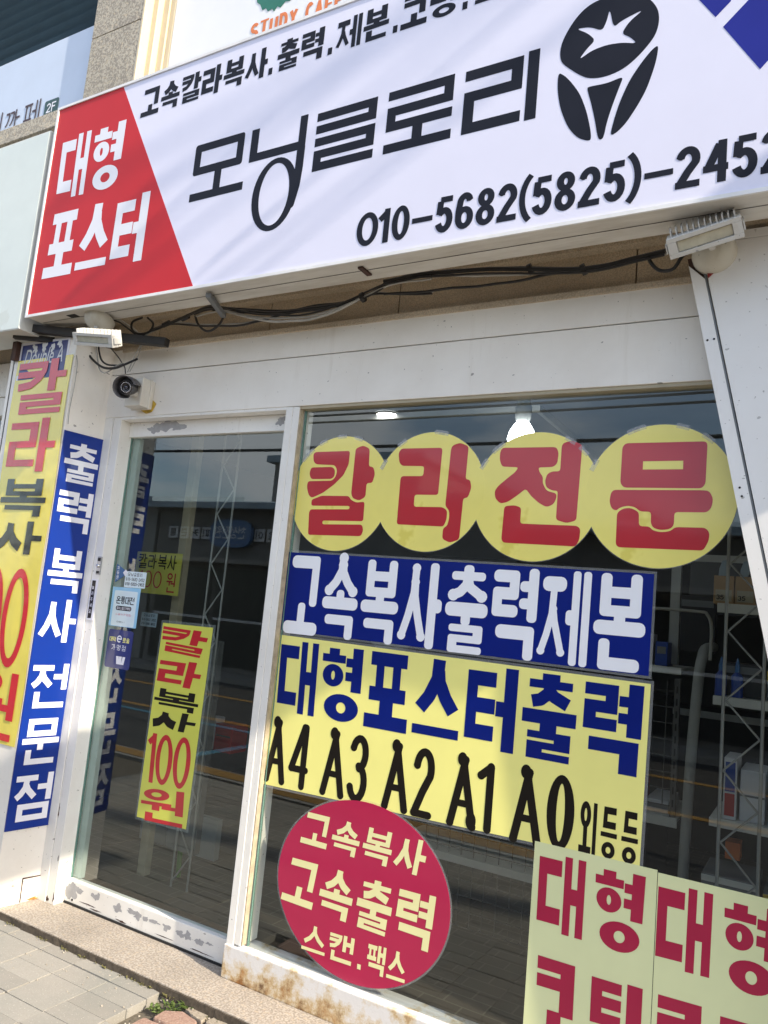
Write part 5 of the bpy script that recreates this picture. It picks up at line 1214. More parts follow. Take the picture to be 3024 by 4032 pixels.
# steel bars under the sign
b1 = MB().obox((-2.965, -.19, 2.593), Vector((1, .22, -.11)).normalized(), Vector((-.22, 1, 0)).normalized(), Vector((1, .22, -.11)).normalized().cross(Vector((-.22, 1, 0)).normalized()), .46, .018, .018, .002)
tag(b1.obj('steel_bar', M['steel_dark']), 'black square steel bar jutting out under the left end of the sign', 'bar')
b2 = MB().obox((-3.18, -.19, 2.585), Vector((1, .5, -.03)).normalized(), Vector((-.5, 1, 0)).normalized(), Vector((0, 0, 1)), .18, .012, .012, .002)
tag(b2.obj('steel_bar', M['steel_dark']), 'short black steel strut crossing behind the longer bar over the old navy sign', 'bar')

# ---------------------------------------------------------------- security camera
cc = thing('security_camera', 'dark grey dome hooded security camera on a beige junction box above the door', 'camera', (-2.67, 0, 2.27))
jb = MB().box(-2.758, -.075, 2.272, -2.655, -.001, 2.402, .006).obj('junction_box', M['box_plastic'], cc)
MB().box(-2.762, -.030, 2.268, -2.651, -.022, 2.406, .002).obj('box_lid_seam', M['box_plastic'], jb)
aim = Vector((.42, -.86, -.22)).normalized(); cpos = Vector((-2.680, -.135, 2.338))
MB().lathe(cpos - aim * .055, aim, [(0, .020), (.004, .030), (.060, .0335), (.068, .033), (.070, .028)], 32).obj('camera_body', M['cctv_grey'], cc)
MB().lathe(cpos + aim * .0128, aim, [(0, .029), (.003, .029), (.003, .013), (.001, .011), (.001, 0)], 32).obj('lens_face', M['cctv_black'], cc)
sa = aim.orthogonal().normalized(); sb_ = aim.cross(sa)
lr = MB()
for k in range(20):
    p = cpos + aim * .0162 + (sa * math.cos(k * .31416) + sb_ * math.sin(k * .31416)) * .0215
    lr.lathe(p, aim, [(0, .0026), (.0012, .002), (.0014, 0)], 8)
lr.obj('led_ring', M['led'], cc)
MB().lathe(cpos + aim * .015, aim, [(0, .009), (.002, .0085), (.004, .005), (.0045, 0)], 20).obj('lens', plain('lens_glass', (.03, .03, .05), .05, coat=1), cc)
hd = MB(); up_ = Vector((0, 0, 1)); sx_ = aim.cross(up_).normalized(); uz_ = sx_.cross(aim)
prof = [(-.062, .030), (-.045, .043), (0, .047), (.040, .047)]; nn_ = 18; vs = []
for thick in (0, .003):
    for h_, r_ in prof:
        for k in range(nn_ + 1):
            a = R(-75 + 240 * k / nn_); vs.append(cpos + aim * h_ + (sx_ * math.cos(a) + uz_ * math.sin(a)) * (r_ + thick))
w_ = nn_ + 1; q_ = len(prof) * w_
fs = [(i * w_ + k, i * w_ + k + 1, (i + 1) * w_ + k + 1, (i + 1) * w_ + k) for i in range(3) for k in range(nn_)] + [(q_ + i * w_ + k, q_ + (i + 1) * w_ + k, q_ + (i + 1) * w_ + k + 1, q_ + i * w_ + k + 1) for i in range(3) for k in range(nn_)]
fs += [(3 * w_ + k, 3 * w_ + k + 1, q_ + 3 * w_ + k + 1, q_ + 3 * w_ + k) for k in range(nn_)]
hd.add(vs, fs, True).obj('sun_hood', M['cctv_grey'], cc)
MB().obox((-2.693, -.088, 2.325), (1, 0, 0), (0, 1, 0), (0, 0, 1), .014, .030, .010, .005).obj('mount_arm', M['lamp_white'], cc)
yp = MB().prism(fillet([(-2.715, 2.315), (-2.668, 2.325), (-2.632, 2.300), (-2.655, 2.262), (-2.69, 2.256), (-2.735, 2.278)], .006), F0, .001, .004)
tag(yp.obj('yellow_tag', M['old_yellow']), 'weathered yellow square plate stuck behind the security camera box', 'plate')

# ---------------------------------------------------------------- cables
def cable(key, r, mat, label, dz=0, dy=0, dr=1.0):
    t = MB().tube([p + Vector((0, dy, dz + .004 * noise.noise(Vector((p.x * 9, dz * 300, r * 900))))) for p in spline(D[key])], r * dr * .85, 8)
    tag(t.obj('cable', M[mat]), label, 'cable', 'cables strung under the sign')
cable('cab1', .0075, 'cable_black', 'thick black cable sagging along the stone band under the sign')
cable('cab2', .0055, 'cable_grey', 'pale grey cable sagging deepest between the two sign brackets', dr=.8)
cable('cab3', .0055, 'cable_grey', 'second grey cable hanging just below the deepest pale one')
cable('cab4', .0050, 'cable_black', 'thin black cable running low along the stone band left of the middle')
cable('loop1', .0060, 'cable_black', 'black cable loop hanging below the left sign bracket')
cable('cab5', .0055, 'cable_black', 'lower black cable sagging toward the right floodlight')
cable('cab6', .0085, 'cable_black', 'thick black cable along the underside of the sign to the right floodlight')
cable('cab7', .0055, 'cable_grey', 'grey cable bundled beside the thick black one near the right floodlight')
cable('loop2', .0065, 'cable_black', 'short black cable loop left of the right floodlight')
cable('lc1', .0065, 'cable_black', 'thick black cable hanging in a curve from the left floodlight to the wall')
cable('lc2', .0050, 'cable_black', 'black cable in an inner curve below the left floodlight')
cable('lc3', .0035, 'cable_grey', 'thin grey cable drooping lowest below the left floodlight')
cable('lc4', .0030, 'cable_black', 'thin black wire running down to the security camera box')
cable('lc5', .0030, 'cable_grey', 'thin white wire slanting down to the security camera box')
cable('lc6', .0025, 'cable_grey', 'second thin white wire beside the security camera')
cable('lc7', .0022, 'cable_grey', 'long thin grey wire hanging down the edge of the left pillar')
cable('coil', .0060, 'cable_black', 'coil of black cable under the sign above the camera')
cable('coil2', .0050, 'cable_black', 'black cable looping behind the left floodlight base')
cable('coil2', .0050, 'cable_grey', 'grey cable running behind the left floodlight base', dz=.012, dy=.02)
cable('cab1', .0050, 'cable_black', 'black cable running just above the thick one left of the middle', dz=.013, dy=.012)
cable('cab1', .0038, 'cable_black', 'thin black cable hanging just below the thick one left of the middle', dz=-.012, dy=-.01)
cable('cab2', .0045, 'cable_black', 'black cable laid along the top of the pale sagging one', dz=.011, dy=-.004)
cable('cab6', .0045, 'cable_black', 'thin black cable under the thick one toward the right floodlight', dz=-.016, dy=-.006)
cable('cab6', .0042, 'cable_black', 'black cable tucked closest to the sign toward the right floodlight', dz=.012, dy=.015)
cable('cab4', .0036, 'cable_grey', 'thin grey cable low on the stone band left of the middle', dz=.010, dy=.01)
for x, y, z, lab in ((-1.52, -.095, 2.623, 'black cable tie round the bundle where the grey cables end'), (-.87, -.09, 2.640, 'black cable tie round the bundle above the third round sticker'), (-.69, -.092, 2.612, 'black cable tie round the bundle left of the right floodlight')):
    tag(MB().tube([(x - .007, y, z - .002), (x + .007, y, z + .003)], .019, 10).obj('cable_tie', M['cable_black']), lab, 'cable tie', 'ties on the cable bundle')
tk = MB()
for x, y, z in ((-2.43, -.09, 2.648), (-2.54, -.09, 2.632)): tk.tube([(x - .018, y, z - .004), (x + .018, y, z + .006)], .011, 10)
tag(tk.obj('cable_tape', M['cable_black']), 'black tape wrapped around the cables left of the sign bracket', 'tape')

# ---------------------------------------------------------------- signs of the upper floor and the neighbour
FSt = facade(.045)
st = thing('study_sign', 'white upper floor sign with a green brush mark and orange stencil letters', 'sign', (-1.6, .05, 3.75))
MB().box(-2.928, .046, 3.70, 1.0, .118, 5.4, .004).obj('panel', M['study_white'], st)
FSt2 = facade(.0455)
rb = random.Random(12); top = []
pts = [(-2.375, 4.255), (-2.352, 4.235), (-2.335, 4.200), (-2.315, 4.205), (-2.30, 4.182), (-2.275, 4.188), (-2.262, 4.168), (-2.245, 4.190), (-2.225, 4.176), (-2.20, 4.200), (-2.175, 4.192), (-2.14, 4.215), (-2.115, 4.245), (-2.10, 4.31), (-2.125, 4.37), (-2.17, 4.40), (-2.23, 4.415), (-2.29, 4.40), (-2.345, 4.375), (-2.385, 4.32)]
L = MB(); L.polys(union([fillet(pts, .004)]), FSt2, .0012); L.obj('brush_mark', M['study_green'], st)
L = write(MB(), FSt2, .0012, box4(-2.392, -2.118, 4.055, 4.145), 'STUDY', dict(h=.010, v=.017), gap=.16)
write(L, FSt2, .0012, box4(-2.075, -1.872, 4.050, 4.145), 'CAFE', dict(h=.010, v=.017), gap=.16)
L.obj('orange_lettering', M['study_orange'], st)
FU = facade(.0)
us = thing('cafe_sign', 'pale blue upper floor sign with dark letters and a green 2F badge', 'sign', (-4.0, .02, 4.0))
MB().box(-5.2, .002, 4.008, -3.44, .10, 4.474, .003).obj('panel', M['banner_blue'], us)
L = MB(); sg = dict(h=.013, v=.011)
write(L, FU, .001, box4(-4.175, -4.045, 4.022, 4.130), '까', sg); write(L, FU, .001, box4(-4.005, -3.865, 4.012, 4.138), '페', sg); write(L, FU, .001, box4(-4.34, -4.215, 4.03, 4.145), '디', sg)
L.obj('dark_lettering', M['maroon'], us)
bd = MB().prism(rrect(-3.824, 4.0085, -3.706, 4.104, .012), FU, .0, .0012).obj('green_badge', M['green_badge'], us)
write(MB(), FU, .0018, box4(-3.803, -3.725, 4.028, 4.085), '2F', dict(h=.008, v=.008), gap=.2).obj('badge_lettering', M['white_letter'], bd)
cs = MB(); nr = 46
prof = []
for k in range(nr * 4 + 1):
    z = 4.476 + k * .018; prof.append((z, .06 + .016 * (0, -1, 0, 1)[k % 4] * (1 if k % 4 else 1)))
vs = [(x, y, z) for z, y in prof for x in (-5.6, -3.43)]
cs.add(vs, [(2 * i, 2 * i + 1, 2 * i + 3, 2 * i + 2) for i in range(len(prof) - 1)])
tag(cs.obj('corrugated_siding', M['teal_paint'], None), 'dark teal corrugated metal siding at the top left corner', 'siding')
nb = thing('neighbour_lightbox', 'blank pale greenish lightbox sign of the neighbouring shop at the left edge', 'sign', (-3.7, -.25, 2.6))
MB().box(-5.2, -.328, 2.592, -3.222, -.14, 3.578, .004).obj('case', M['shelf_white'], nb)
MB().prism(box4(-5.18, -3.228, 2.598, 3.572), facade(-.328), .0003, .0016).obj('face', M['flex'], nb)
MB().box(-3.80, -.20, 3.58, -3.50, -.10, 3.66, .002).obj('upper_bracket', M['banner_blue'], nb)
# ---------------------------------------------------------------- inside the shop
dl = thing('ceiling_downlight', 'bright round downlight in the shop ceiling above the second yellow sticker', 'lamp', (-2.011, 1.0, 2.49))
MB().lathe((-2.011, 1.0, 2.4995), (0, 0, -1), [(0, .066), (.008, .066), (.010, .058)], 32).obj('trim_ring', M['shelf_white'], dl)
MB().lathe((-2.011, 1.0, 2.4915), (0, 0, -1), [(0, .058), (.002, .050), (.003, 0)], 32).obj('light_disc', M['downlight'], dl)
lb_ = thing('ceiling_bulb', 'glowing white pear shaped bulb hanging behind the third yellow sticker', 'lamp', (-1.125, .62, 2.2))
MB().lathe((-1.122, .62, 2.315), (0, 0, -1), [(0, .026), (.02, .040), (.045, .054), (.075, .060), (.105, .052), (.125, .032), (.134, 0)], 28).obj('glass_bulb', M['bulb'], lb_)
MB().lathe((-1.122, .62, 2.498), (0, 0, -1), [(0, .03), (.10, .028), (.12, .036), (.165, .033), (.183, .026)], 24).obj('socket', M['shelf_white'], lb_)
def lattice(x0, x1, y, z0, z1, pitch, phase, label, r=.0055):
    t = thing('lattice_column', label, 'rack', ((x0 + x1) / 2, y, z0), 'wire lattice columns inside the shop')
    for x in (x0, x1): MB().tube([(x, y, z0), (x, y, z1)], r, 8).obj('upright_rod', M['rod'], t)
    zz = []; z = z0 + phase; k = 0
    while z < z1: zz.append((x0 + .006 if k % 2 == 0 else x1 - .006, y, z)); z += pitch; k += 1
    MB().tube(zz, r * .85, 7).obj('zigzag_rod', M['rod'], t)
    return t
lattice(-.278, -.163, .35, .094, 2.42, .1095, .102 - .0, 'steel lattice column with zigzag bracing at the right end of the window')
lattice(-2.655, -2.553, .5, .094, 2.42, .125, .03, 'steel lattice column with zigzag bracing seen through the door')
def shelf(x0, x1, y0, y1, z, h, label):
    t = thing('shelf_board', label, 'shelf', ((x0 + x1) / 2, (y0 + y1) / 2, z), 'white shelf boards inside the window')
    MB().box(x0, y0, z - .014, x1, y1, z, .002).obj('board', M['shelf_white'], t)
    MB().box(x0, y0 - .004, z - h, x1, y0, z + .002, .001).obj('front_lip', M['shelf_white'], t)
shelf(-.345, 1.1, .70, 1.05, 1.614, .032, 'white shelf board holding paper boxes at the right, the top one')
shelf(-.348, 1.1, .70, 1.05, 1.278, .030, 'white shelf board at the right, the middle one')
shelf(-.346, 1.1, .70, 1.05, .852, .028, 'white shelf board at the right carrying the blue and red box')
shelf(-1.6, -.505, 1.0, 1.4, 1.352, .026, 'white shelf board behind the blue sticker edge')
shelf(-1.6, -.497, 1.0, 1.4, .760, .036, 'white shelf board low behind the yellow sticker')
shelf(-1.75, -.80, .95, 1.35, .42, .030, 'dark low shelf board between the crimson sticker and the posters')
pp_ = MB().tube(spline([(-.455, .9, .095), (-.452, .9, .6), (-.440, .9, 1.05), (-.425, .9, 1.33), (-.420, .93, 1.40), (-.42, 1.02, 1.44), (-.42, 1.3, 1.45)]), .020, 14)
tag(pp_.obj('grey_pipe', M['pipe']), 'thick grey pipe bending back behind the right of the window', 'pipe')
p2 = MB().tube(spline([(-.385, .88, 1.40), (-.383, .88, 1.52), (-.40, .88, 1.575), (-.44, .88, 1.585), (-.66, .88, 1.585)]), .0065, 10)
tag(p2.obj('rack_frame', M['rod']), 'thin rounded grey tube frame above the pipe', 'frame')
def mesh_panel(x0, x1, y, z0, z1, label, px=.06, pz=.065):
    t = thing('wire_panel', label, 'rack', ((x0 + x1) / 2, y, z0), 'wire mesh panels inside the window')
    b = MB(); x = x0
    while x <= x1 + 1e-6: b.tube([(x, y, z0), (x, y, z1)], .0022, 5, False); x += px
    z = z0
    while z <= z1 + 1e-6: b.tube([(x0, y + .004, z), (x1, y + .004, z)], .0022, 5, False); z += pz
    b.obj('wire_mesh', M['wire_dark'], t)
    u = MB().box(x1, y - .01, z0 - .05, x1 + .022, y + .012, z1 + .01, .001).obj('slotted_upright', M['wire_dark'], t)
    s_ = MB()
    z = z0
    while z < z1: s_.box(x1 + .008, y - .0115, z, x1 + .014, y - .0102, z + .028); z += .05
    s_.obj('slots', M['rubber'], u)
mesh_panel(-.80, -.53, 1.02, .80, 1.30, 'dark wire mesh panel with slotted upright right of the yellow sticker')
mesh_panel(-1.70, -.86, .98, .12, .72, 'dark wire mesh panel between the crimson sticker and the posters')
# goods
def goods(name, x0, y0, z0, x1, y1, z1, mat, label, cat='box', deco=None, group=None):
    t = thing(name, label, cat, ((x0 + x1) / 2, (y0 + y1) / 2, z0), group)
    MB().box(x0, y0, z0, x1, y1, z1, .003).obj('carton', M[mat], t)
    fr = facade(y0)
    if deco:
        for nm, q, mt in deco: MB().prism(box4(x0 + q[0] * (x1 - x0), x0 + q[1] * (x1 - x0), z0 + q[2] * (z1 - z0), z0 + q[3] * (z1 - z0)), fr, .0004, .0012).obj(nm, M[mt], t)
    return t
for i, (x, lab) in enumerate(((-.366, 'tan paper carton on the top right shelf, leftmost of the row'), (-.292, 'tan paper carton on the top right shelf behind the lattice column'), (-.218, 'tan paper carton on the top right shelf next to the slanted panel'), (-.144, 'tan paper carton mostly hidden by the slanted panel'))):
    t = goods('paper_carton', x, .75, 1.616, x + .070, .95, 1.722, 'cardboard', lab, 'carton', [('label', (.1, .9, .1, .5), 'beige')], 'paper cartons on the top shelf')
    L = MB(); fr = facade(.75)
    write(L, fr, .0018, box4(x + .010, x + .036, 1.632, 1.650), '35', dict(h=.003, v=.003)); L.obj('lettering', M['ink'], t)
    hx = x + .035
    MB().prism([(hx - .022, 1.722), (hx + .004, 1.722), (hx + .018, 1.762), (hx + .006, 1.785), (hx - .010, 1.780), (hx - .020, 1.75)], facade(.80), 0, .03).obj('bottle_head', M['sticker_grey'], t)
goods('copier_box', -.305, .72, .853, -.262, .90, 1.066, 'paper', 'upright white box with blue and red print behind the lattice column', 'box', [('blue_print', (.12, .88, .45, .93), 'blue_goods'), ('red_print', (.12, .88, .06, .42), 'red_goods')])
goods('paper_stack', -.252, .74, .853, -.172, .95, 1.03, 'paper', 'white reams of paper stacked on the right shelf', 'paper', [('wrapper_line', (0, 1, .48, .52), 'grey_goods')])
goods('blue_folder', -.150, .74, .853, -.03, .95, 1.00, 'sticker_sky', 'light blue folder box at the right end of the shelf', 'box')
goods('printer', -.345, .80, 1.279, -.19, 1.04, 1.40, 'dark_goods', 'dark printer on the middle right shelf', 'printer', [('control_panel', (.1, .9, .7, .92), 'grey_goods')])
goods('ink_tank', -.18, .80, 1.279, -.02, 1.04, 1.39, 'grey_goods', 'grey ink tank box with a yellow stripe on the middle right shelf', 'box', [('yellow_stripe', (.0, .8, .62, .95), 'yellow_goods')])
goods('storage_bin', -.36, .66, .56, -.18, .9, .67, 'grey_goods', 'grey plastic storage bin with pale rim under the right shelf', 'bin', [('rim', (0, 1, .78, .97), 'shelf_white')])
goods('storage_bin', -.165, .66, .56, .05, .9, .65, 'grey_goods', 'storage bin with a yellow rim at the right edge of the window', 'bin', [('rim', (0, 1, .78, .97), 'yellow_goods')])
goods('orange_box', -.30, .80, .70, -.25, .88, .76, 'orange_goods', 'small orange box in the dark below the right shelf', 'box')
goods('machine', -1.55, 1.8, .095, -.75, 2.4, 1.15, 'dark_goods', 'large dark copier deep inside the shop', 'copier', [('front_panel', (.1, .9, .55, .85), 'grey_goods'), ('paper_tray', (.1, .9, .15, .4), 'interior_wall')])
goods('counter', -1.2, 3.4, .095, 1.0, 3.9, 1.0, 'interior_dark', 'dark counter at the back of the shop', 'counter', [('top_edge', (0, 1, .95, 1.0), 'shelf_white')])
goods('monitor_panel', -.62, 1.5, 1.42, -.44, 1.54, 1.68, 'dark_goods', 'black monitor behind the blue sticker edge', 'monitor', [('screen_edge', (.05, .95, .80, .92), 'grey_goods')])
goods('notice_board', -.66, 2.2, 1.62, -.32, 2.23, 1.95, 'dark_goods', 'dark wall board with white strip behind the last round sticker', 'board', [('white_strip', (.0, 1, .88, 1.0), 'shelf_white')])
for i, (x, w, h, mt, lab) in enumerate(((-.62, .05, .10, 'blue_goods', 'blue ink bottle carton on the shelf behind the blue sticker edge'), (-.70, .06, .13, 'paper', 'white carton on the shelf behind the blue sticker edge'))):
    goods('ink_carton', x, 1.05, 1.353, x + w, 1.2, 1.353 + h, mt, lab, 'carton', [('print', (.15, .85, .5, .8), 'grey_goods')], 'cartons on the middle shelf')
for i, (x, w, h, mt, lab) in enumerate(((-.63, .09, .05, 'paper', 'white paper ream on the low shelf right of the yellow sticker'), (-.74, .08, .09, 'red_goods', 'dark red box on the low shelf behind the yellow sticker edge'))):
    goods('paper_ream', x, 1.05, .761, x + w, 1.3, .761 + h, mt, lab, 'paper', [('wrapper', (.0, 1, .35, .65), 'grey_goods')], 'reams on the low shelf')
for i, (x, lab) in enumerate(((-.33, 'dark blue ink bottle on the middle right shelf, left one'), (-.275, 'dark blue ink bottle on the middle right shelf, right one'))):
    b_ = thing('ink_bottle', lab, 'bottle', (x, .76, 1.28), 'ink bottles on the middle right shelf')
    MB().lathe((x, .76, 1.279), (0, 0, 1), [(0, .020), (.075, .020), (.09, .008)], 18).obj('bottle_body', M['blue_goods'], b_)
    MB().lathe((x, .76, 1.369), (0, 0, 1), [(0, .009), (.018, .009), (.05, .003), (.052, 0)], 14).obj('bottle_cap', M['sticker_blue'], b_)
pr = MB().box(-.585, 1.15, 1.36, -.545, 1.19, 2.05, .002)
tag(pr.obj('grey_post', M['pipe']), 'grey square post under the last round sticker', 'post')
# behind the door
tag(MB().box(-2.745, .52, .25, -2.555, .56, 1.25, .003).obj('display_board', M['interior_wall']), 'grey upright board behind the yellow door banner', 'panel')
goods('white_carton', -2.727, .68, .705, -2.655, .75, .86, 'paper', 'white printed carton right of the yellow door banner', 'carton', [('print', (.2, .8, .6, .9), 'grey_goods')])
goods('red_carton', -2.652, .68, .70, -2.54, .80, .835, 'red_goods', 'dark red carton right of the yellow door banner', 'carton', [('print', (.1, .9, .55, .62), 'interior_dark')])
tag(MB().tube([(-2.706, .6, .10), (-2.722, .6, .34), (-2.73, .6, .53)], .0125, 12, True, .016).obj('green_pole', M['green']), 'bright green pole below the yellow door banner', 'pole')
tag(MB().box(-2.885, .5, .094, -2.835, .54, 2.4, .002).obj('beige_post', M['beige']), 'beige upright post behind the handwritten notice', 'post')
tag(MB().box(-2.99, .62, .094, -2.955, .66, 2.4, .002).obj('beige_post', M['beige']), 'slim beige post left of the handwritten notice', 'post')
tag(MB().box(-3.30, .9, .094, -2.75, .94, .30, .002).obj('low_partition', M['partition']), 'low pale partition standing on the floor behind the door', 'partition')
goods('door_shelf', -2.60, 1.6, 1.20, -1.7, 1.9, 1.24, 'shelf_white', 'white table edge seen through the door glass', 'table')
bowl = MB().lathe((-2.25, 1.7, 1.242), (0, 0, 1), [(0, .06), (.01, .09), (.06, .14), (.065, .138), (.015, .085), (.012, 0)], 28)
tag(bowl.obj('plate_dish', M['shelf_white']), 'round pale dish on the table behind the door', 'dish')
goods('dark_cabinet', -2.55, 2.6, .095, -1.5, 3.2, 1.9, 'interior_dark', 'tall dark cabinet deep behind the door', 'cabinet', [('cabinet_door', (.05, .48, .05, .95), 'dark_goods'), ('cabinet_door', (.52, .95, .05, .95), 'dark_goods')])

# ---------------------------------------------------------------- across the street (seen in the glass)
def far_shop(x0, x1, h, y, mat, label, roofmat='far_roof', slope=.5):
    t = thing('street_shop', label, 'shop', ((x0 + x1) / 2, y, 0), 'low shops across the street')
    MB().box(x0, y - 5, .0, x1, y, h).obj('wall', M[mat], t)
    rf = MB(); rf.add([(x0 - .15, y + .35, h + .02), (x1 + .15, y + .35, h + .02), (x1 + .15, y - 2.5, h + slope), (x0 - .15, y - 2.5, h + slope), (x0 - .15, y + .35, h - .10), (x1 + .15, y + .35, h - .10), (x1 + .15, y - 2.5, h + slope - .12), (x0 - .15, y - 2.5, h + slope - .12)], [(0, 1, 2, 3), (7, 6, 5, 4), (0, 4, 5, 1), (1, 5, 6, 2), (2, 6, 7, 3), (3, 7, 4, 0)])
    rf.obj('roof', M[roofmat], t)
    n = max(1, int((x1 - x0) / 1.5))
    for k in range(n):
        a = x0 + .15 + (x1 - x0 - .3) * k / n
        f = MB().box(a, y - .02, .15, a + (x1 - x0 - .3) / n - .12, y + .02, 2.0).obj('shop_window', M['far_dark'], t)
        MB().box(a + .02, y + .02, 1.0, a + (x1 - x0 - .3) / n - .14, y + .03, 1.05).obj('window_bar', M['far_pale'], f)
    MB().box(x0 + .1, y + .02, 2.08, x1 - .1, y + .65, 2.16).obj('awning', M['awning_grey'], t)
    return t
far_shop(-15.5, -12.2, 3.35, -9, 'far_wall2', 'pale low shop across the street, reflected at the left of the door glass')
far_shop(-12.1, -8.6, 3.25, -9, 'far_wall', 'grey low shop across the street with a row of square letter boards')
far_shop(-8.5, -4.2, 3.45, -9, 'far_wall2', 'pale low shop across the street reflected beside the mullion')
far_shop(-4.1, 1.5, 3.0, -9, 'far_wall', 'grey low shop across the street reflected in the large window')
far_shop(1.6, 6.5, 3.5, -9, 'far_wall2', 'pale shop across the street behind the photographer')
for k, (x0, x1, h, yb_, mt, lab) in enumerate(((-8.9, -6.4, 4.3, -17, 'far_wall', 'grey two storey house behind the low shops, reflected beside the mullion'), (-5.6, -3.0, 3.9, -18, 'far_wall2', 'pale house behind the low shops, reflected in the large window'), (-2.2, .8, 4.2, -19, 'far_wall', 'grey house far behind the shops at the right of the reflection'))):
    t = thing('far_house', lab, 'house', ((x0 + x1) / 2, yb_, 0), 'houses behind the shops across the street')
    MB().box(x0, yb_ - 4, 0, x1, yb_, h).obj('wall', M[mt], t)
    MB().add([(x0 - .3, yb_ + .3, h), (x1 + .3, yb_ + .3, h), ((x0 + x1) / 2, yb_ + .3, h + .9), (x0 - .3, yb_ - 4.3, h), (x1 + .3, yb_ - 4.3, h), ((x0 + x1) / 2, yb_ - 4.3, h + .9)], [(0, 1, 2), (5, 4, 3), (0, 2, 5, 3), (1, 4, 5, 2), (0, 3, 4, 1)]).obj('roof', M['far_roof'], t)
    for j in range(2): MB().box(x0 + .4 + j * 1.1, yb_, h - 1.3, x0 + 1.1 + j * 1.1, yb_ + .05, h - .4).obj('window', M['far_dark'], t)
FN = frame((0, -8.97, 0), (-1, 0, 0), (0, 1, 0))
for k, ch in enumerate('통큰커피이음'):
    x = 11.75 - k * .30 if k < 4 else 10.55 - (k - 3) * .30 - .75
    t = thing('letter_board', 'square letter board reading %s across the street' % ch, 'sign', (-x, -8.97, 2.56), 'letter boards across the street')
    MB().prism(box4(x - .24, x, 2.56, 2.80), FN, .0, .03).obj('board', M['far_pale'], t)
    write(MB(), FN, .034, box4(x - .205, x - .035, 2.60, 2.76), ch, dict(h=.022, v=.022)).obj('lettering', M['ink'], t)
ov = thing('oval_sign', 'blue oval hanging sign across the street mirrored in the door glass', 'sign', (-10, -8.8, 2.4))
MB().prism([(10.0 + .52 * math.copysign(abs(math.cos(a)) ** .6, math.cos(a)), 2.68 + .27 * math.copysign(abs(math.sin(a)) ** .6, math.sin(a))) for a in [2 * math.pi * k / 48 for k in range(48)]], FN, .08, .16).obj('board', M['sticker_blue'], ov)
write(MB(), FN, .163, box4(9.62, 10.38, 2.58, 2.82), '천성전원', dict(h=.026, v=.026), gap=.12).obj('lettering', M['far_pale'], ov)
bb = thing('far_building', 'taller pale building rising behind the low shops across the street', 'building', (-12, -16, 0))
MB().box(-14.5, -20, 0, -9.5, -15.6, 5.6).obj('wall', M['far_wall2'], bb)
MB().box(-14.7, -20.2, 5.6, -9.3, -15.4, 5.8).obj('parapet', M['far_roof'], bb)
for k in range(4): MB().box(-14.1 + k * 1.2, -15.6, 3.9, -13.3 + k * 1.2, -15.55, 5.0).obj('window', M['far_dark'], bb)
# overhead wires on two utility poles, out of the picture to the right and reflected in the glass
def pole(x, y, label):
    t = thing('utility_pole', label, 'pole', (x, y, 0), 'utility poles along the street')
    MB().tube([(x, y, -.05), (x, y, 9.6)], .16, 14, True, .10).obj('shaft', M['concrete'], t)
    MB().box(x - .06, y - .9, 8.7, x + .06, y + .9, 8.8).obj('crossarm', M['alu'], t)
pole(7.6, -3.1, 'concrete utility pole far to the right on this side of the street')
pole(-19, -7.9, 'concrete utility pole across the street on the left')
def wire(a, b, sag, r, label):
    pts = []
    for k in range(25):
        t = k / 24; p = Vector(a).lerp(Vector(b), t); p.z -= sag * 4 * t * (1 - t); pts.append(p)
    tag(MB().tube(pts, r, 6).obj('overhead_wire', M['cable_black']), label, 'wire', 'overhead wires above the street')
def sw(S1, t1, S2, t2, k1, k2):
    """a straight drop wire whose shadow crosses the sign through S1 and S2"""
    s = Vector((5.3, -1, 3.8)); A = Vector((S1[0], -.33, S1[1])) + s * t1; B = Vector((S2[0], -.33, S2[1])) + s * t2
    return A + (B - A) * k1, A + (B - A) * k2
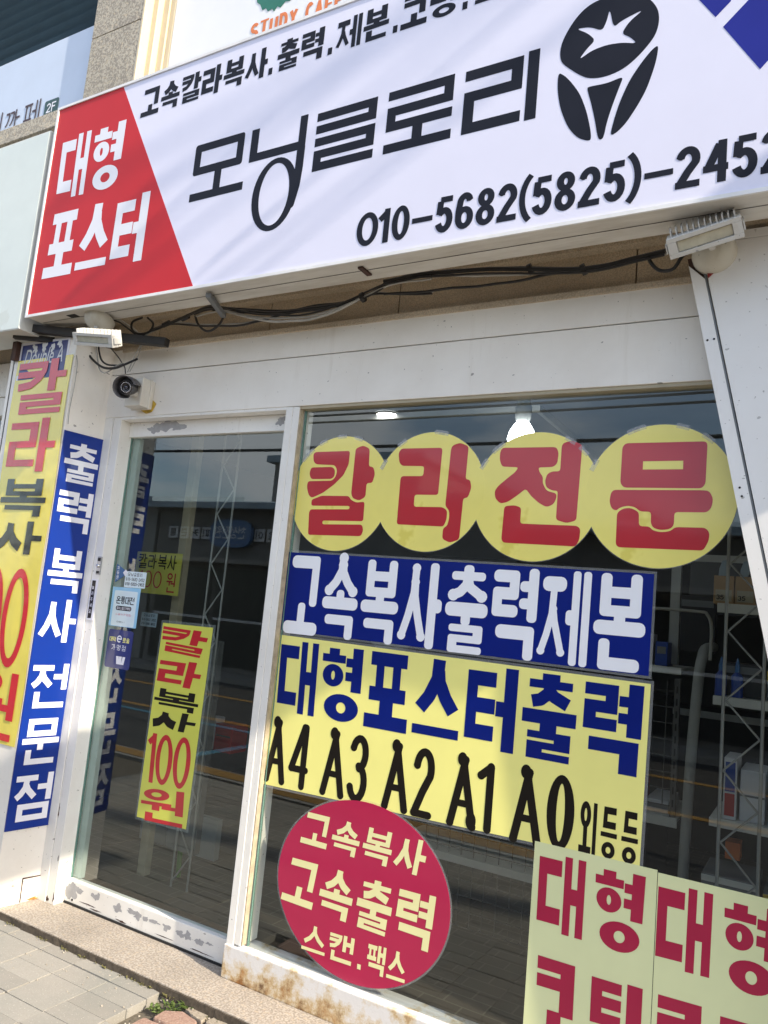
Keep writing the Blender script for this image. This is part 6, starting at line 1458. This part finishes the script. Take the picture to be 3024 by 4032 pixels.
for i, (S1, S2, t1, t2, r, lab) in enumerate((((-2.2, 3.02), (-1.75, 3.25), .85, .95, .009, 'thin service wire whose shadow crosses the logotype'), ((-1.75, 2.80), (-1.3, 3.02), .8, .9, .010, 'service wire above the middle of the sign'), ((-1.88, 3.26), (-1.53, 3.45), 0.82, .92, .013, 'service wire dropping to the shop roof, nearest the pier'),
        ((-1.97, 3.45), (-1.57, 3.53), 0.84, .92, .010, 'thin service wire above the sign'),
        ((-1.50, 3.44), (-1.13, 3.55), 0.86, .95, .013, 'service wire crossing above the emblem'),
        ((-1.16, 3.25), (-.84, 3.43), 0.80, .90, .011, 'lowest service wire above the telephone number'),
        ((-2.60, 2.72), (-2.1, 2.95), 0.9, 1.02, .013, 'service wire whose shadow crosses the red panel'),
        ((-1.30, 2.95), (-.9, 3.17), 0.83, .93, .010, 'thin service wire by the logotype'))):
    a, b = sw(S1, t1, S2, t2, -2.6, 7.0)
    wire(a, b, .0, r, lab)
for i, (z, y, r) in enumerate(((3.30, -5.0, .020), (3.66, -5.1, .014), (3.72, -5.0, .014), (5.2, -5.6, .014))):
    wire((-19, y - 2, z + .9), (8, y + 1.2, z - 1.0 + (1.6 if i == 3 else 0) + .9), .25, r, ('thick telephone wire low over the road', 'upper of the two thin wires over the road', 'thin wire close under its twin over the road', 'highest wire over the road')[i])
# unseen signboard added further along to shade the pillar foot and sign corner
ps = thing('shade_signboard', 'unseen projecting signboard added at the right to cast shade on the pillar foot', 'sign', (2.3, -.9, 3.97))
MB().box(2.26, -1.55, 3.97, 2.38, -.35, 4.47, .01).obj('box', M['flex'], ps)
MB().box(2.30, -.35, 4.08, 2.34, .15, 4.12).box(2.30, -.35, 4.32, 2.34, .15, 4.36).obj('bracket', M['steel_dark'], ps)
nx_ = thing('next_shop', 'plain pale shopfront continuing to the right of the slanted panel', 'shop', (2.4, 0, 0))
MB().box(1.2, .0, .06, 8, .3, 2.6).obj('wall', M['white_panel'], nx_)
MB().box(1.6, .0, 2.6, 8, .3, 7.5).obj('upper_wall', M['granite_pier'], nx_)
